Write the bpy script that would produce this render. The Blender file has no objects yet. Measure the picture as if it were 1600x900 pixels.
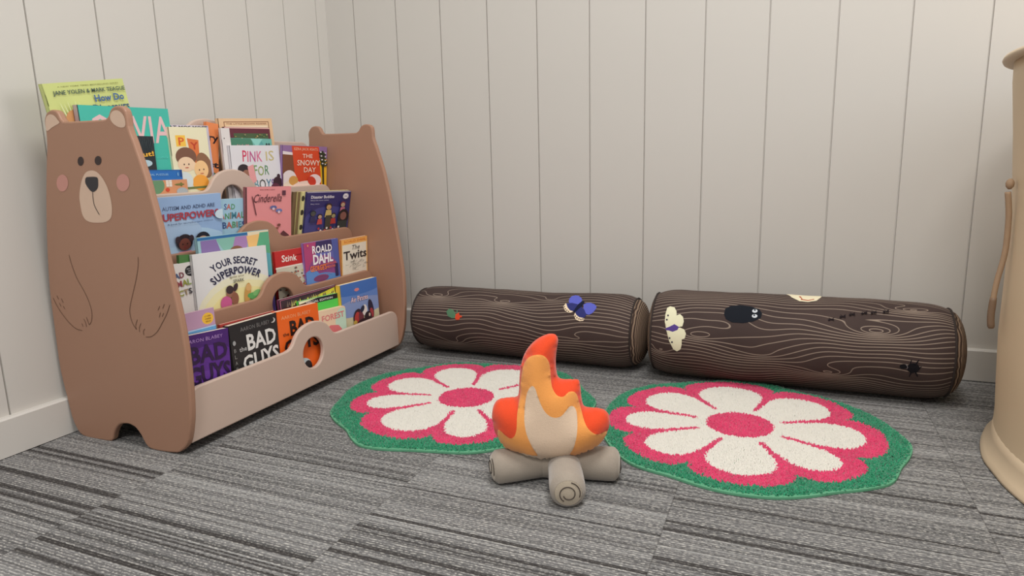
# A reading corner: bear-shaped book display, log bolsters, flower rugs, plush campfire.
import bpy, bmesh, math, random
import numpy as np
from mathutils import Vector, Matrix
from mathutils.geometry import delaunay_2d_cdt, tessellate_polygon

# ------------------------------------------------------------------ camera
scene = bpy.context.scene
COL = scene.collection
cam_data = bpy.data.cameras.new('camera')
cam_data.sensor_width = 36.0
cam_data.lens = 1028.35 / 1600 * 36.0
cam_data.clip_start = 0.02
cam = bpy.data.objects.new('camera', cam_data)
COL.objects.link(cam)
_r, _d, _f = Vector((0.92138, 0.38785, -0.02522)), Vector((0.04939, -0.18121, -0.9822)), Vector((-0.38552, 0.90373, -0.18612))
cam.matrix_world = Matrix(((_r.x, -_d.x, -_f.x, 1.28337), (_r.y, -_d.y, -_f.y, -1.67271), (_r.z, -_d.z, -_f.z, 0.49524), (0, 0, 0, 1)))
scene.camera = cam

# ------------------------------------------------------------------ light and exposure
scene.view_settings.view_transform = 'Standard'
scene.view_settings.look = 'None'
scene.view_settings.gamma = 1.0
scene.view_settings.use_curve_mapping = False
scene.view_settings.exposure = -0.08
world = bpy.data.worlds.new('world')
scene.world = world
world.use_nodes = True
world.node_tree.nodes['Background'].inputs[0].default_value = (1.0, 0.99, 0.985, 1)
world.node_tree.nodes['Background'].inputs[1].default_value = 0.55


def area(name, loc, sx, sy, power, color=(1.0, 0.978, 0.95), aim=None):
    l = bpy.data.lights.new(name, 'AREA')
    l.shape = 'RECTANGLE'; l.size = sx; l.size_y = sy; l.energy = power; l.color = color
    o = bpy.data.objects.new(name, l); COL.objects.link(o)
    o.location = loc
    if aim: o.rotation_euler = (Vector(aim) - Vector(loc)).to_track_quat('-Z', 'Y').to_euler()
    return o


area('ceiling_panel_light', (1.4, -1.15, 2.3), 0.6, 0.6, 29)
area('ceiling_panel_light', (1.4, -2.6, 2.3), 0.6, 0.6, 38)
area('side_area_light', (3.1, -0.45, 1.15), 0.7, 0.9, 15, (1.0, 0.985, 0.96), (0.2, -0.8, 0.5))  # unseen low source on the right, placed to cast the bear panel's wall shadow


# ------------------------------------------------------------------ helpers
def lin(c):
    out = []
    for v in c[:3]:
        v = v / 255.0
        out.append(v / 12.92 if v <= 0.04045 else ((v + 0.055) / 1.055) ** 2.4)
    return tuple(out) + (1.0,)


def nt(name):
    m = bpy.data.materials.new(name); m.use_nodes = True
    t = m.node_tree; b = t.nodes['Principled BSDF']
    return m, t, b


def node(t, typ, **kw):
    n = t.nodes.new(typ)
    for k, v in kw.items():
        if k == 'inp':
            for i, val in v.items():
                n.inputs[i].default_value = val
        else:
            setattr(n, k, v)
    return n


def mth(t, op, a, b=None, c=None, clamp=False):
    n = t.nodes.new('ShaderNodeMath'); n.operation = op; n.use_clamp = clamp
    for i, v in enumerate((a, b, c)):
        if v is None: continue
        if isinstance(v, (int, float)): n.inputs[i].default_value = v
        else: t.links.new(v, n.inputs[i])
    return n.outputs[0]


def mixc(t, fac, a, b):
    n = t.nodes.new('ShaderNodeMix'); n.data_type = 'RGBA'
    for i, v in ((0, fac), (6, a), (7, b)):
        if isinstance(v, (int, float)): n.inputs[i].default_value = v
        elif isinstance(v, tuple): n.inputs[i].default_value = v
        else: t.links.new(v, n.inputs[i])
    return n.outputs[2]


def noise(t, vec, scale, detail=2.0, rough=0.5):
    n = t.nodes.new('ShaderNodeTexNoise')
    n.inputs['Scale'].default_value = scale; n.inputs['Detail'].default_value = detail
    n.inputs['Roughness'].default_value = rough
    if vec is not None: t.links.new(vec, n.inputs['Vector'])
    return n.outputs['Fac']


def mat_plain(name, rgb, rough=0.5, var=0.03, nscale=30.0, bump=0.0, bscale=300.0, sheen=0.0, spec=0.5):
    m, t, b = nt(name)
    tc = node(t, 'ShaderNodeTexCoord')
    f = noise(t, tc.outputs['Object'], nscale)
    c = lin(rgb)
    lo = tuple(v * (1 - var) for v in c[:3]) + (1,); hi = tuple(min(1, v * (1 + var)) for v in c[:3]) + (1,)
    t.links.new(mixc(t, f, lo, hi), b.inputs['Base Color'])
    b.inputs['Roughness'].default_value = rough
    b.inputs['Specular IOR Level'].default_value = spec
    if sheen: b.inputs['Sheen Weight'].default_value = sheen
    if bump:
        bn = node(t, 'ShaderNodeBump', inp={'Strength': bump, 'Distance': 0.001})
        t.links.new(noise(t, tc.outputs['Object'], bscale, 3), bn.inputs['Height'])
        t.links.new(bn.outputs[0], b.inputs['Normal'])
    return m


def mat_attr(name, rough=0.4, bump=0.0, bscale=400.0, sheen=0.0, spec=0.5, var=0.0):
    """printed or dyed surface: the colour of each face comes from the mesh's own colour layer"""
    m, t, b = nt(name)
    a = node(t, 'ShaderNodeAttribute', attribute_name='Col')
    tc = node(t, 'ShaderNodeTexCoord')
    c = a.outputs['Color']
    if var:
        f = noise(t, tc.outputs['Object'], bscale * .5, 3)
        mul = node(t, 'ShaderNodeVectorMath', operation='SCALE')
        t.links.new(c, mul.inputs[0])
        t.links.new(mth(t, 'MULTIPLY_ADD', f, 2 * var, 1 - var), mul.inputs['Scale'])
        c = mul.outputs[0]
    t.links.new(c, b.inputs['Base Color'])
    b.inputs['Roughness'].default_value = rough
    b.inputs['Specular IOR Level'].default_value = spec
    if sheen:
        b.inputs['Sheen Weight'].default_value = sheen
    if bump:
        bn = node(t, 'ShaderNodeBump', inp={'Strength': bump, 'Distance': 0.001})
        t.links.new(noise(t, tc.outputs['Object'], bscale, 3), bn.inputs['Height'])
        t.links.new(bn.outputs[0], b.inputs['Normal'])
    return m


def obj(name, verts, faces, mat, parent=None, smooth=False, cols=None, uvs=None):
    me = bpy.data.meshes.new(name)
    me.from_pydata([tuple(v) for v in verts], [], [tuple(f) for f in faces])
    if mat: me.materials.append(mat)
    if smooth:
        me.polygons.foreach_set('use_smooth', [True] * len(me.polygons))
    if cols is not None:            # one colour per face
        at = me.color_attributes.new('Col', 'FLOAT_COLOR', 'CORNER')
        buf = []
        for p, c in zip(me.polygons, cols):
            buf += list(c) * p.loop_total
        at.data.foreach_set('color', buf)
    if uvs is not None:             # one uv per vertex
        ul = me.uv_layers.new(name='UVMap')
        vi = np.empty(len(me.loops), dtype=np.int32); me.loops.foreach_get('vertex_index', vi)
        ul.data.foreach_set('uv', np.array(uvs, dtype=np.float32)[vi].ravel())
    me.update()
    o = bpy.data.objects.new(name, me); COL.objects.link(o)
    if parent: o.parent = parent
    return o


def empty(name, loc=(0, 0, 0), rotz=0.0):
    o = bpy.data.objects.new(name, None); COL.objects.link(o)
    o.location = loc; o.rotation_euler = (0, 0, rotz); o.empty_display_size = 0.02
    return o


def tag(o, label, cat, group=None):
    o['label'] = label; o['category'] = cat
    if group: o['group'] = group
    return o


def struct(o):
    o['kind'] = 'structure'; return o


def box(x0, x1, y0, y1, z0, z1):
    v = [(x, y, z) for x in (x0, x1) for y in (y0, y1) for z in (z0, z1)]
    f = [(0, 1, 3, 2), (4, 6, 7, 5), (0, 4, 5, 1), (2, 3, 7, 6), (0, 2, 6, 4), (1, 5, 7, 3)]
    return v, f


def catmull(pts, n=6, closed=True):
    P = [Vector(p) for p in pts]; out = []
    N = len(P)
    rng = range(N) if closed else range(N - 1)
    for i in rng:
        if closed: a, b, c, d = P[i - 1], P[i], P[(i + 1) % N], P[(i + 2) % N]
        else: a, b, c, d = P[max(i - 1, 0)], P[i], P[i + 1], P[min(i + 2, N - 1)]
        for k in range(n):
            t = k / n
            out.append(0.5 * ((2 * b) + (-a + c) * t + (2 * a - 5 * b + 4 * c - d) * t * t + (-a + 3 * b - 3 * c + d) * t ** 3))
    if not closed: out.append(P[-1].copy())
    return [tuple(p) for p in out]


def area2(p):
    return sum(p[i][0] * p[(i + 1) % len(p)][1] - p[(i + 1) % len(p)][0] * p[i][1] for i in range(len(p))) / 2


def offset_in(p, d):
    """move a CCW polygon inwards by d (outwards for negative d)"""
    out = []; n = len(p)
    for i in range(n):
        a, b, c = Vector(p[i - 1]), Vector(p[i]), Vector(p[(i + 1) % n])
        e1 = (b - a).normalized(); e2 = (c - b).normalized()
        nn = Vector((-e1.y - e2.y, e1.x + e2.x))
        L = nn.length
        if L < 1e-6: nn = Vector((-e1.y, e1.x)); L = 1
        nn /= L
        out.append(tuple(b + nn * d / max(0.5, L / 2)))
    return out


def inside(p, poly):
    x, y = p; c = False; n = len(poly); j = n - 1
    for i in range(n):
        if (poly[i][1] > y) != (poly[j][1] > y) and x < (poly[j][0] - poly[i][0]) * (y - poly[i][1]) / (poly[j][1] - poly[i][1]) + poly[i][0]:
            c = not c
        j = i
    return c


def cdt(loops, extra=()):
    pts = []; edges = []
    for l in loops:
        s = len(pts); pts += [Vector(p[:2]) for p in l]
        edges += [(s + i, s + (i + 1) % len(l)) for i in range(len(l))]
    pts += [Vector(p) for p in extra]
    r = delaunay_2d_cdt(pts, edges, [], 0, 1e-7)
    return [tuple(v) for v in r[0]], [tuple(f) for f in r[2]]


def slab(outline, holes, t, r):
    """flat board in the XY plane, z 0..t, rounded edges of radius r; returns verts, faces (front is z = t)"""
    if area2(outline) < 0: outline = outline[::-1]
    loops = [outline] + [h if area2(h) < 0 else h[::-1] for h in holes]
    prof = [(r, 0), (r * .29, r * .29), (0, r), (0, t - r), (r * .29, t - r * .29), (r, t)]
    V, F = [], []
    rings = []
    for l in loops:
        rr = []
        for d, z in prof:
            q = offset_in(l, d); s = len(V); V += [(x, y, z) for x, y in q]; rr.append((s, len(q)))
        rings.append(rr)
        for (a, n), (b, _) in zip(rr, rr[1:]):
            for i in range(n):
                j = (i + 1) % n; F.append((a + i, a + j, b + j, b + i))
    for which, flip in ((0, True), (-1, False)):
        ls = [[V[rr[which][0] + i][:2] for i in range(rr[which][1])] for rr in rings]
        pv, pf = cdt(ls)
        z = prof[which][1]; s = len(V); V += [(x, y, z) for x, y in pv]
        for f in pf:
            c = [sum(pv[k][i] for k in f) / len(f) for i in (0, 1)]
            if inside(c, ls[0]) and not any(inside(c, h) for h in ls[1:]):
                g = [s + k for k in f]
                q = [pv[k] for k in f]
                if (area2(q) > 0) == flip: g = g[::-1]
                F.append(tuple(g))
    return V, F


def tube(path, rad, seg=8, cap=True):
    P = [Vector(p) for p in path]; n = len(P); V, F = [], []
    R = rad if isinstance(rad, (list, tuple)) else [rad] * n
    up = Vector((0, 0, 1)); prev = None
    for i in range(n):
        tn = (P[min(i + 1, n - 1)] - P[max(i - 1, 0)]).normalized()
        if prev is None:
            prev = tn.cross(up if abs(tn.z) < .9 else Vector((1, 0, 0))).normalized()
        a = (prev - tn * prev.dot(tn)).normalized(); b = tn.cross(a); prev = a
        for k in range(seg):
            th = 2 * math.pi * k / seg
            V.append(tuple(P[i] + (a * math.cos(th) + b * math.sin(th)) * R[i]))
    for i in range(n - 1):
        for k in range(seg):
            j = (k + 1) % seg
            F.append((i * seg + k, i * seg + j, (i + 1) * seg + j, (i + 1) * seg + k))
    if cap: F.append(tuple(range(seg))[::-1]); F.append(tuple((n - 1) * seg + k for k in range(seg)))
    return V, F


def join(*parts):
    V, F = [], []
    for v, f in parts:
        s = len(V); V += list(v); F += [tuple(i + s for i in g) for g in f]
    return V, F


# ------------------------------------------------------------------ materials
M_WALL = mat_plain('painted_panel', (202, 198, 191), 0.55, 0.01, 3, 0.04, 900)
M_BASE = mat_plain('painted_skirting', (207, 203, 196), 0.45, 0.01, 3)
M_BOARD = mat_plain('brown_laminate', (164, 124, 101), 0.5, 0.015, 5, 0.03, 900)
M_PINKB = mat_plain('pale_rose_laminate', (199, 176, 161), 0.5, 0.015, 5, 0.03, 900)
M_DARK = mat_plain('dark_print', (44, 26, 26), 0.4)
M_NOSE = mat_plain('black_print', (38, 36, 42), 0.4)
M_MUZ = mat_plain('beige_print', (211, 182, 160), 0.5)
M_CHEEK = mat_plain('pink_print', (196, 140, 128), 0.5)
M_LINE = mat_plain('brown_line_print', (98, 66, 46), 0.5)
M_PRINT = mat_attr('printed_cover', 0.42)
M_PAGE = mat_plain('paper_pages', (226, 215, 196), 0.8, 0.05, 200)
M_PLUSH = mat_attr('plush_fabric', 0.9, 0.5, 700, 0.3, 0.2, 0.04)
M_FELT = mat_attr('fabric_print', 0.85, 0.2, 900, 0.0, 0.2, 0.04)
M_GREYPL = mat_plain('grey_plush', (158, 147, 134), 0.95, 0.08, 60, 0.6, 700, 0.4, 0.2)
M_GREYEND = mat_plain('pale_plush', (176, 163, 144), 0.95, 0.06, 60, 0.6, 700, 0.4, 0.2)
M_STITCH = mat_plain('dark_thread', (62, 52, 46), 0.8)
M_TAN = mat_plain('tan_vinyl', (219, 197, 164), 0.55, 0.04, 6, 0.1, 60)
M_TAN2 = mat_plain('tan_edge', (208, 187, 158), 0.5, 0.03, 10)
M_CORD = mat_plain('brown_cord', (160, 132, 104), 0.7, 0.1, 80)
M_PIPE = mat_plain('dark_piping', (48, 38, 34), 0.85, 0.05, 80)


def carpet_material():
    m, t, b = nt('striped_carpet_tile')
    tc = node(t, 'ShaderNodeTexCoord'); sp = node(t, 'ShaderNodeSeparateXYZ')
    t.links.new(tc.outputs['Object'], sp.inputs[0])
    x, y = sp.outputs[0], sp.outputs[1]
    colf = mth(t, 'DIVIDE', mth(t, 'SUBTRACT', x, 0.338), 0.4025)
    col = mth(t, 'FLOOR', colf)
    # slight zigzag of the tufting rows
    wob = mth(t, 'MULTIPLY', mth(t, 'SUBTRACT', noise(t, tc.outputs['Object'], 150, 1), 0.5), 0.0022)
    yw = mth(t, 'ADD', y, wob)

    def vec(fx, fy, fz=0.0, xs=x, ys=yw):
        c = node(t, 'ShaderNodeCombineXYZ')
        t.links.new(mth(t, 'MULTIPLY', xs, fx), c.inputs[0]); t.links.new(mth(t, 'MULTIPLY', ys, fy), c.inputs[1])
        t.links.new(mth(t, 'MULTIPLY_ADD', col, 7.31, fz), c.inputs[2])
        return c.outputs[0]
    broad = noise(t, vec(0.5, 22), 1.0, 1.0)
    fine = noise(t, vec(1.0, 190, 3.3), 1.0, 2.0, 0.7)
    dark = noise(t, vec(0.7, 120, 9.1), 1.0, 1.0)
    v = mth(t, 'MULTIPLY_ADD', broad, 0.42, mth(t, 'MULTIPLY', fine, 1.5))
    v = mth(t, 'SUBTRACT', v, 0.46)
    dk = mth(t, 'MULTIPLY', mth(t, 'SUBTRACT', dark, 0.60), 14.0, None, True)
    # the boldest dark rows, each as wide as one tile
    rows = [(-1, -.962, .0045), (-1, -.977, .003), (-1, -1.043, .006), (-1, -1.082, .005), (-1, -1.100, .004), (-1, -1.130, .0018),
            (0, -1.071, .0035), (0, -1.098, .0016), (0, -1.104, .0014), (0, -1.113, .0018), (0, -1.163, .004), (0, -1.193, .004), (0, -.843, .0022),
            (1, -.947, .0032), (1, -.979, .0022), (1, -1.021, .003), (1, -1.042, .0045), (1, -.859, .0016),
            (2, -.751, .002), (2, -.818, .003), (2, -.838, .0032), (2, -.840, .003), (2, -.775, .0013), (2, -.634, .0035), (2, -.910, .004),
            (3, -.648, .003), (3, -.70, .002)]
    tot = None
    for c_, y_, w_ in rows:
        a = mth(t, 'LESS_THAN', mth(t, 'ABSOLUTE', mth(t, 'SUBTRACT', col, float(c_))), 0.5)
        d = mth(t, 'DIVIDE', mth(t, 'ABSOLUTE', mth(t, 'SUBTRACT', yw, y_)), w_)
        d = mth(t, 'MULTIPLY', mth(t, 'SUBTRACT', 1.2, d), 2.5, None, True)
        s = mth(t, 'MULTIPLY', a, d)

        tot = s if tot is None else mth(t, 'MAXIMUM', tot, s)
    dk = mth(t, 'MAXIMUM', mth(t, 'MULTIPLY', dk, 0.58), tot)
    # pile: rows of loops about 3.4 mm apart and pale flecks
    rowp = mth(t, 'MULTIPLY_ADD', mth(t, 'SINE', mth(t, 'MULTIPLY', yw, 2 * math.pi / 0.0046)), 1.1, 0.45, True)
    lv = node(t, 'ShaderNodeCombineXYZ')
    t.links.new(mth(t, 'MULTIPLY', x, 180.0), lv.inputs[0]); t.links.new(mth(t, 'MULTIPLY', yw, 300.0), lv.inputs[1])
    loop = noise(t, lv.outputs[0], 1.0, 2.0, 0.6)
    fleck = mth(t, 'MULTIPLY', mth(t, 'SUBTRACT', loop, 0.46), 5.5, None, True)
    base = node(t, 'ShaderNodeValToRGB')
    e = base.color_ramp.elements
    e[0].position = 0.22; e[0].color = lin((84, 84, 84))
    e[1].position = 0.80; e[1].color = lin((147, 147, 146))
    mid = base.color_ramp.elements.new(0.5); mid.color = lin((115, 114, 114))
    t.links.new(v, base.inputs[0])
    c = mixc(t, mth(t, 'MULTIPLY', dk, 0.93), base.outputs[0], lin((56, 53, 52)))
    c = mixc(t, mth(t, 'MULTIPLY', mth(t, 'MULTIPLY', fleck, rowp), mth(t, 'SUBTRACT', 0.72, mth(t, 'MULTIPLY', dk, 0.5))), c, lin((206, 203, 196)))
    c = mixc(t, mth(t, 'MULTIPLY', mth(t, 'MULTIPLY', mth(t, 'SUBTRACT', 0.47, loop), 6.0, None, True), 0.3), c, lin((62, 59, 57)))
    # shallow dark gap where tiles butt together
    fr = mth(t, 'ABSOLUTE', mth(t, 'SUBTRACT', mth(t, 'FRACT', mth(t, 'ADD', colf, 0.5)), 0.5))
    seam = mth(t, 'MULTIPLY', mth(t, 'LESS_THAN', fr, 0.0022), 0.35)
    c = mixc(t, seam, c, lin((50, 46, 44)))
    t.links.new(c, b.inputs['Base Color'])
    b.inputs['Roughness'].default_value = 0.95; b.inputs['Specular IOR Level'].default_value = 0.15
    bn = node(t, 'ShaderNodeBump', inp={'Strength': 0.8, 'Distance': 0.0016})
    t.links.new(mth(t, 'MULTIPLY_ADD', loop, 0.8, mth(t, 'MULTIPLY_ADD', rowp, 0.4, mth(t, 'MULTIPLY', dk, -0.5))), bn.inputs['Height'])
    t.links.new(bn.outputs[0], b.inputs['Normal'])
    return m


def grain_material(name, knots, seed):
    """dark bark print: thin pale contour lines of a wavy field, closing into eyes at the knots"""
    g = bpy.data.node_groups.new(name + '_field', 'ShaderNodeTree')
    g.interface.new_socket('u', in_out='INPUT', socket_type='NodeSocketFloat')
    g.interface.new_socket('v', in_out='INPUT', socket_type='NodeSocketFloat')
    g.interface.new_socket('F', in_out='OUTPUT', socket_type='NodeSocketFloat')
    gi = g.nodes.new('NodeGroupInput'); go = g.nodes.new('NodeGroupOutput')
    u, v = gi.outputs[0], gi.outputs[1]
    cb = g.nodes.new('ShaderNodeCombineXYZ')
    g.links.new(mth(g, 'MULTIPLY', u, 4.5), cb.inputs[0]); g.links.new(mth(g, 'MULTIPLY', v, 8.0), cb.inputs[1]); cb.inputs[2].default_value = seed
    F = mth(g, 'MULTIPLY_ADD', mth(g, 'SUBTRACT', noise(g, cb.outputs[0], 1.0, 1.0, 0.4), 0.5), 0.075, v)
    for (ku, kv, a, bb, amp) in knots:
        du = mth(g, 'DIVIDE', mth(g, 'SUBTRACT', u, ku), a); dv = mth(g, 'DIVIDE', mth(g, 'SUBTRACT', v, kv), bb)
        q = mth(g, 'MULTIPLY', mth(g, 'SQRT', mth(g, 'ADD', mth(g, 'ADD', mth(g, 'MULTIPLY', du, du), mth(g, 'MULTIPLY', dv, dv)), 0.02)), -1.25)
        F = mth(g, 'MULTIPLY_ADD', mth(g, 'EXPONENT', q), amp, F)
    g.links.new(mth(g, 'MULTIPLY', F, 104.0), go.inputs[0])
    m, t, b = nt(name)
    uv = node(t, 'ShaderNodeUVMap'); sp = node(t, 'ShaderNodeSeparateXYZ'); t.links.new(uv.outputs[0], sp.inputs[0])

    def fld(du, dv):
        n = t.nodes.new('ShaderNodeGroup'); n.node_tree = g
        t.links.new(mth(t, 'ADD', sp.outputs[0], du), n.inputs[0]); t.links.new(mth(t, 'ADD', sp.outputs[1], dv), n.inputs[1])
        return n.outputs[0]
    f0, fu, fv = fld(0.0, 0.0), fld(0.0006, 0.0), fld(0.0, 0.0006)
    gu = mth(t, 'SUBTRACT', fu, f0); gv = mth(t, 'SUBTRACT', fv, f0)
    gr = mth(t, 'DIVIDE', mth(t, 'SQRT', mth(t, 'ADD', mth(t, 'MULTIPLY', gu, gu), mth(t, 'MULTIPLY', gv, gv))), 0.0006)
    gr = mth(t, 'MAXIMUM', gr, 20.0)
    d = mth(t, 'ABSOLUTE', mth(t, 'SUBTRACT', mth(t, 'FRACT', f0), 0.5))
    dist = mth(t, 'DIVIDE', d, gr)
    ln = mth(t, 'DIVIDE', mth(t, 'SUBTRACT', 0.00115, dist), 0.0006, None, True)
    band = noise(t, uv.outputs[0], 9.0, 2)
    bg = mixc(t, band, lin((56, 44, 42)), lin((74, 59, 54)))
    t.links.new(mixc(t, mth(t, 'MULTIPLY', ln, 0.9), bg, lin((150, 134, 120))), b.inputs['Base Color'])
    b.inputs['Roughness'].default_value = 0.75; b.inputs['Specular IOR Level'].default_value = 0.25
    bn = node(t, 'ShaderNodeBump', inp={'Strength': 0.35, 'Distance': 0.004})
    tc = node(t, 'ShaderNodeTexCoord')
    t.links.new(noise(t, tc.outputs['Object'], 28, 3), bn.inputs['Height'])
    t.links.new(bn.outputs[0], b.inputs['Normal'])
    return m


def ring_material():
    m, t, b = nt('log_end_rings')
    uv = node(t, 'ShaderNodeUVMap')
    ln = node(t, 'ShaderNodeVectorMath', operation='LENGTH'); t.links.new(uv.outputs[0], ln.inputs[0])
    w = noise(t, uv.outputs[0], 16.0, 1)
    f = mth(t, 'MULTIPLY_ADD', ln.outputs['Value'], 240.0, mth(t, 'MULTIPLY', w, 2.2))
    d = mth(t, 'ABSOLUTE', mth(t, 'SUBTRACT', mth(t, 'FRACT', f), 0.5))
    k = mth(t, 'DIVIDE', mth(t, 'SUBTRACT', 0.30, d), 0.14, None, True)
    t.links.new(mixc(t, k, lin((66, 52, 45)), lin((146, 124, 104))), b.inputs['Base Color'])
    b.inputs['Roughness'].default_value = 0.8; b.inputs['Specular IOR Level'].default_value = 0.2
    return m


M_CARPET = carpet_material()

# ------------------------------------------------------------------ the room
XMAX, YMIN, HT = 3.2, -3.2, 2.4
v, f = box(0, XMAX, YMIN, 0, -0.02, 0)
struct(obj('floor', v, f, M_CARPET))


def panel_profile(grooves, end):
    """(along, depth) profile with V grooves"""
    p = [(-0.0, 0.0)]
    for gpos in grooves:
        p += [(gpos - 0.0016, 0.0), (gpos - 0.0009, 0.0045), (gpos + 0.0009, 0.0045), (gpos + 0.0016, 0.0)]
    p.append((end, 0.0)); return p


def wall(name, prof, to3d):
    n = len(prof); V, F = [], []
    for z in (-0.02, HT):
        for a, d in prof: V.append(to3d(a, d, z))
    for i in range(n - 1): F.append((i, i + 1, n + i + 1, n + i))
    s = len(V)
    for z in (-0.02, HT):
        V.append(to3d(prof[0][0], 0.03, z)); V.append(to3d(prof[-1][0], 0.03, z))
    F += [(s, s + 2, s + 3, s + 1), (0, n, s + 2, s), (n - 1, s + 1, s + 3, 2 * n - 1)]
    F.append(tuple(range(n))[::-1] + (s, s + 1)); F.append(tuple(range(n, 2 * n)) + (s + 3, s + 2))
    me = obj(name, V, F, M_WALL)
    bm = bmesh.new(); bm.from_mesh(me.data); bmesh.ops.recalc_face_normals(bm, faces=bm.faces); bm.to_mesh(me.data); bm.free()
    return struct(me)


wall('wall_back', panel_profile([0.0976 + 0.14 * i for i in range(22)], XMAX), lambda a, d, z: (a, d, z))
wall('wall_left', panel_profile([0.0434 + 0.1353 * i for i in range(23)], -YMIN), lambda a, d, z: (-d, -a, z))


def skirting(name, L, to3d):
    prof = [(0.0, 0.0015), (0.0135, 0.0015), (0.0135, 0.0685), (0.0105, 0.0717), (0.0, 0.0717)]
    V = [to3d(a, d, z) for a in (0.0, L) for d, z in prof]
    F = [(i, (i + 1) % 5, 5 + (i + 1) % 5, 5 + i) for i in range(5)] + [tuple(range(5)), tuple(range(5, 10))]
    o = obj(name, V, F, M_BASE)
    bm = bmesh.new(); bm.from_mesh(o.data); bmesh.ops.recalc_face_normals(bm, faces=bm.faces); bm.to_mesh(o.data); bm.free()
    return struct(o)


skirting('baseboard_back', XMAX, lambda a, d, z: (a, -d, z))
skirting('baseboard_left', -YMIN - 0.0135, lambda a, d, z: (d, -0.0135 - a, z))

# ------------------------------------------------------------------ measured shapes (metres; bear in its x,z plane, log prints as x and angle round the log)
BEAR = [(0.0724,0.5729),(0.0721,0.5831),(0.0745,0.593),(0.0829,0.6028),(0.091,0.6059),(0.0996,0.6062),(0.1075,0.604),(0.1122,0.5989),(0.1161,0.5907),(0.1202,0.5868),(0.1265,0.5849),(0.1738,0.584),(0.2213,0.5837),(0.2294,0.5852),(0.236,0.5893),(0.2416,0.5974),(0.2483,0.6021),(0.2562,0.604),(0.2652,0.6034),(0.2729,0.6003),(0.2774,0.5943),(0.2787,0.5831),(0.2788,0.5706),(0.282,0.5583),(0.286,0.548),(0.292,0.5283),(0.2988,0.5069),(0.306,0.4816),(0.311,0.4577),(0.3166,0.4304),(0.3223,0.3999),(0.3263,0.3734),(0.3314,0.337),(0.3375,0.2938),(0.3436,0.2502),(0.3468,0.2059),(0.347,0.1606),(0.345,0.1203),(0.3417,0.085),(0.3371,0.0608),(0.328,0.0322),(0.3197,0.019),(0.3089,0.0101),(0.2953,0.0033),(0.263,0.0005),(0.2371,0.0002),(0.2244,0.0026),(0.2159,0.0107),(0.2085,0.0245),(0.1974,0.0366),(0.1881,0.0403),(0.1783,0.0421),(0.1609,0.0398),(0.1514,0.0352),(0.143,0.0278),(0.1358,0.0179),(0.1313,0.0083),(0.1275,0.0026),(0.1181,-0.0008),(0.093,-0.002),(0.0639,-0.0029),(0.0426,0.0006),(0.0316,0.0095),(0.0204,0.0342),(0.0148,0.0752),(0.0079,0.1259),(0.0086,0.1767),(0.0101,0.2144),(0.0115,0.2516),(0.0139,0.2885),(0.019,0.3249),(0.0269,0.3728),(0.0381,0.4278),(0.0519,0.4849),(0.0621,0.5218),(0.0697,0.5496)]
EYES = [[(0.161,0.5173),(0.1601,0.5149),(0.1585,0.5128),(0.1564,0.5111),(0.154,0.51),(0.1514,0.5097),(0.1491,0.5101),(0.1471,0.5113),(0.1458,0.5131),(0.1451,0.5153),(0.1453,0.5177),(0.1462,0.52),(0.1478,0.5222),(0.1499,0.5238),(0.1523,0.5249),(0.1549,0.5252),(0.1572,0.5248),(0.1591,0.5236),(0.1605,0.5218),(0.1611,0.5197)],[(0.2057,0.5173),(0.2048,0.515),(0.2032,0.5129),(0.2009,0.5112),(0.1983,0.5102),(0.1956,0.5099),(0.1931,0.5103),(0.191,0.5115),(0.1894,0.5132),(0.1887,0.5154),(0.1888,0.5177),(0.1897,0.5201),(0.1913,0.5222),(0.1936,0.5238),(0.1962,0.5248),(0.1988,0.5251),(0.2014,0.5247),(0.2035,0.5236),(0.205,0.5218),(0.2058,0.5197)]]
CHEEK = [[(0.1124,0.4808),(0.1106,0.4763),(0.1075,0.4722),(0.1033,0.4689),(0.0985,0.4668),(0.0936,0.4661),(0.0889,0.4669),(0.085,0.4691),(0.0824,0.4724),(0.0811,0.4766),(0.0814,0.4812),(0.0833,0.4858),(0.0865,0.4899),(0.0907,0.4931),(0.0955,0.4951),(0.1004,0.4958),(0.105,0.495),(0.1088,0.4928),(0.1115,0.4895),(0.1127,0.4854)],[(0.2663,0.4796),(0.2647,0.4751),(0.2617,0.4712),(0.2576,0.468),(0.2529,0.466),(0.2479,0.4653),(0.2432,0.4661),(0.2392,0.4682),(0.2364,0.4714),(0.2349,0.4755),(0.235,0.4799),(0.2367,0.4844),(0.2397,0.4884),(0.2438,0.4915),(0.2486,0.4934),(0.2535,0.4941),(0.2582,0.4933),(0.2621,0.4912),(0.2649,0.488),(0.2663,0.484)]]
MUZ = [(0.1753,0.5012),(0.1859,0.5001),(0.1955,0.4948),(0.2042,0.4855),(0.2118,0.4711),(0.2155,0.4538),(0.2154,0.4364),(0.2104,0.4219),(0.1982,0.4144),(0.1804,0.4122),(0.1586,0.4125),(0.144,0.4169),(0.1373,0.4273),(0.1361,0.4422),(0.1367,0.457),(0.1433,0.4746),(0.1522,0.4891),(0.163,0.4985)]
NOSE = [(0.1611,0.4895),(0.1709,0.4906),(0.186,0.4903),(0.1906,0.488),(0.1905,0.4813),(0.1879,0.4727),(0.181,0.467),(0.1741,0.465),(0.168,0.4671),(0.1609,0.4744),(0.1576,0.4817)]
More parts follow.
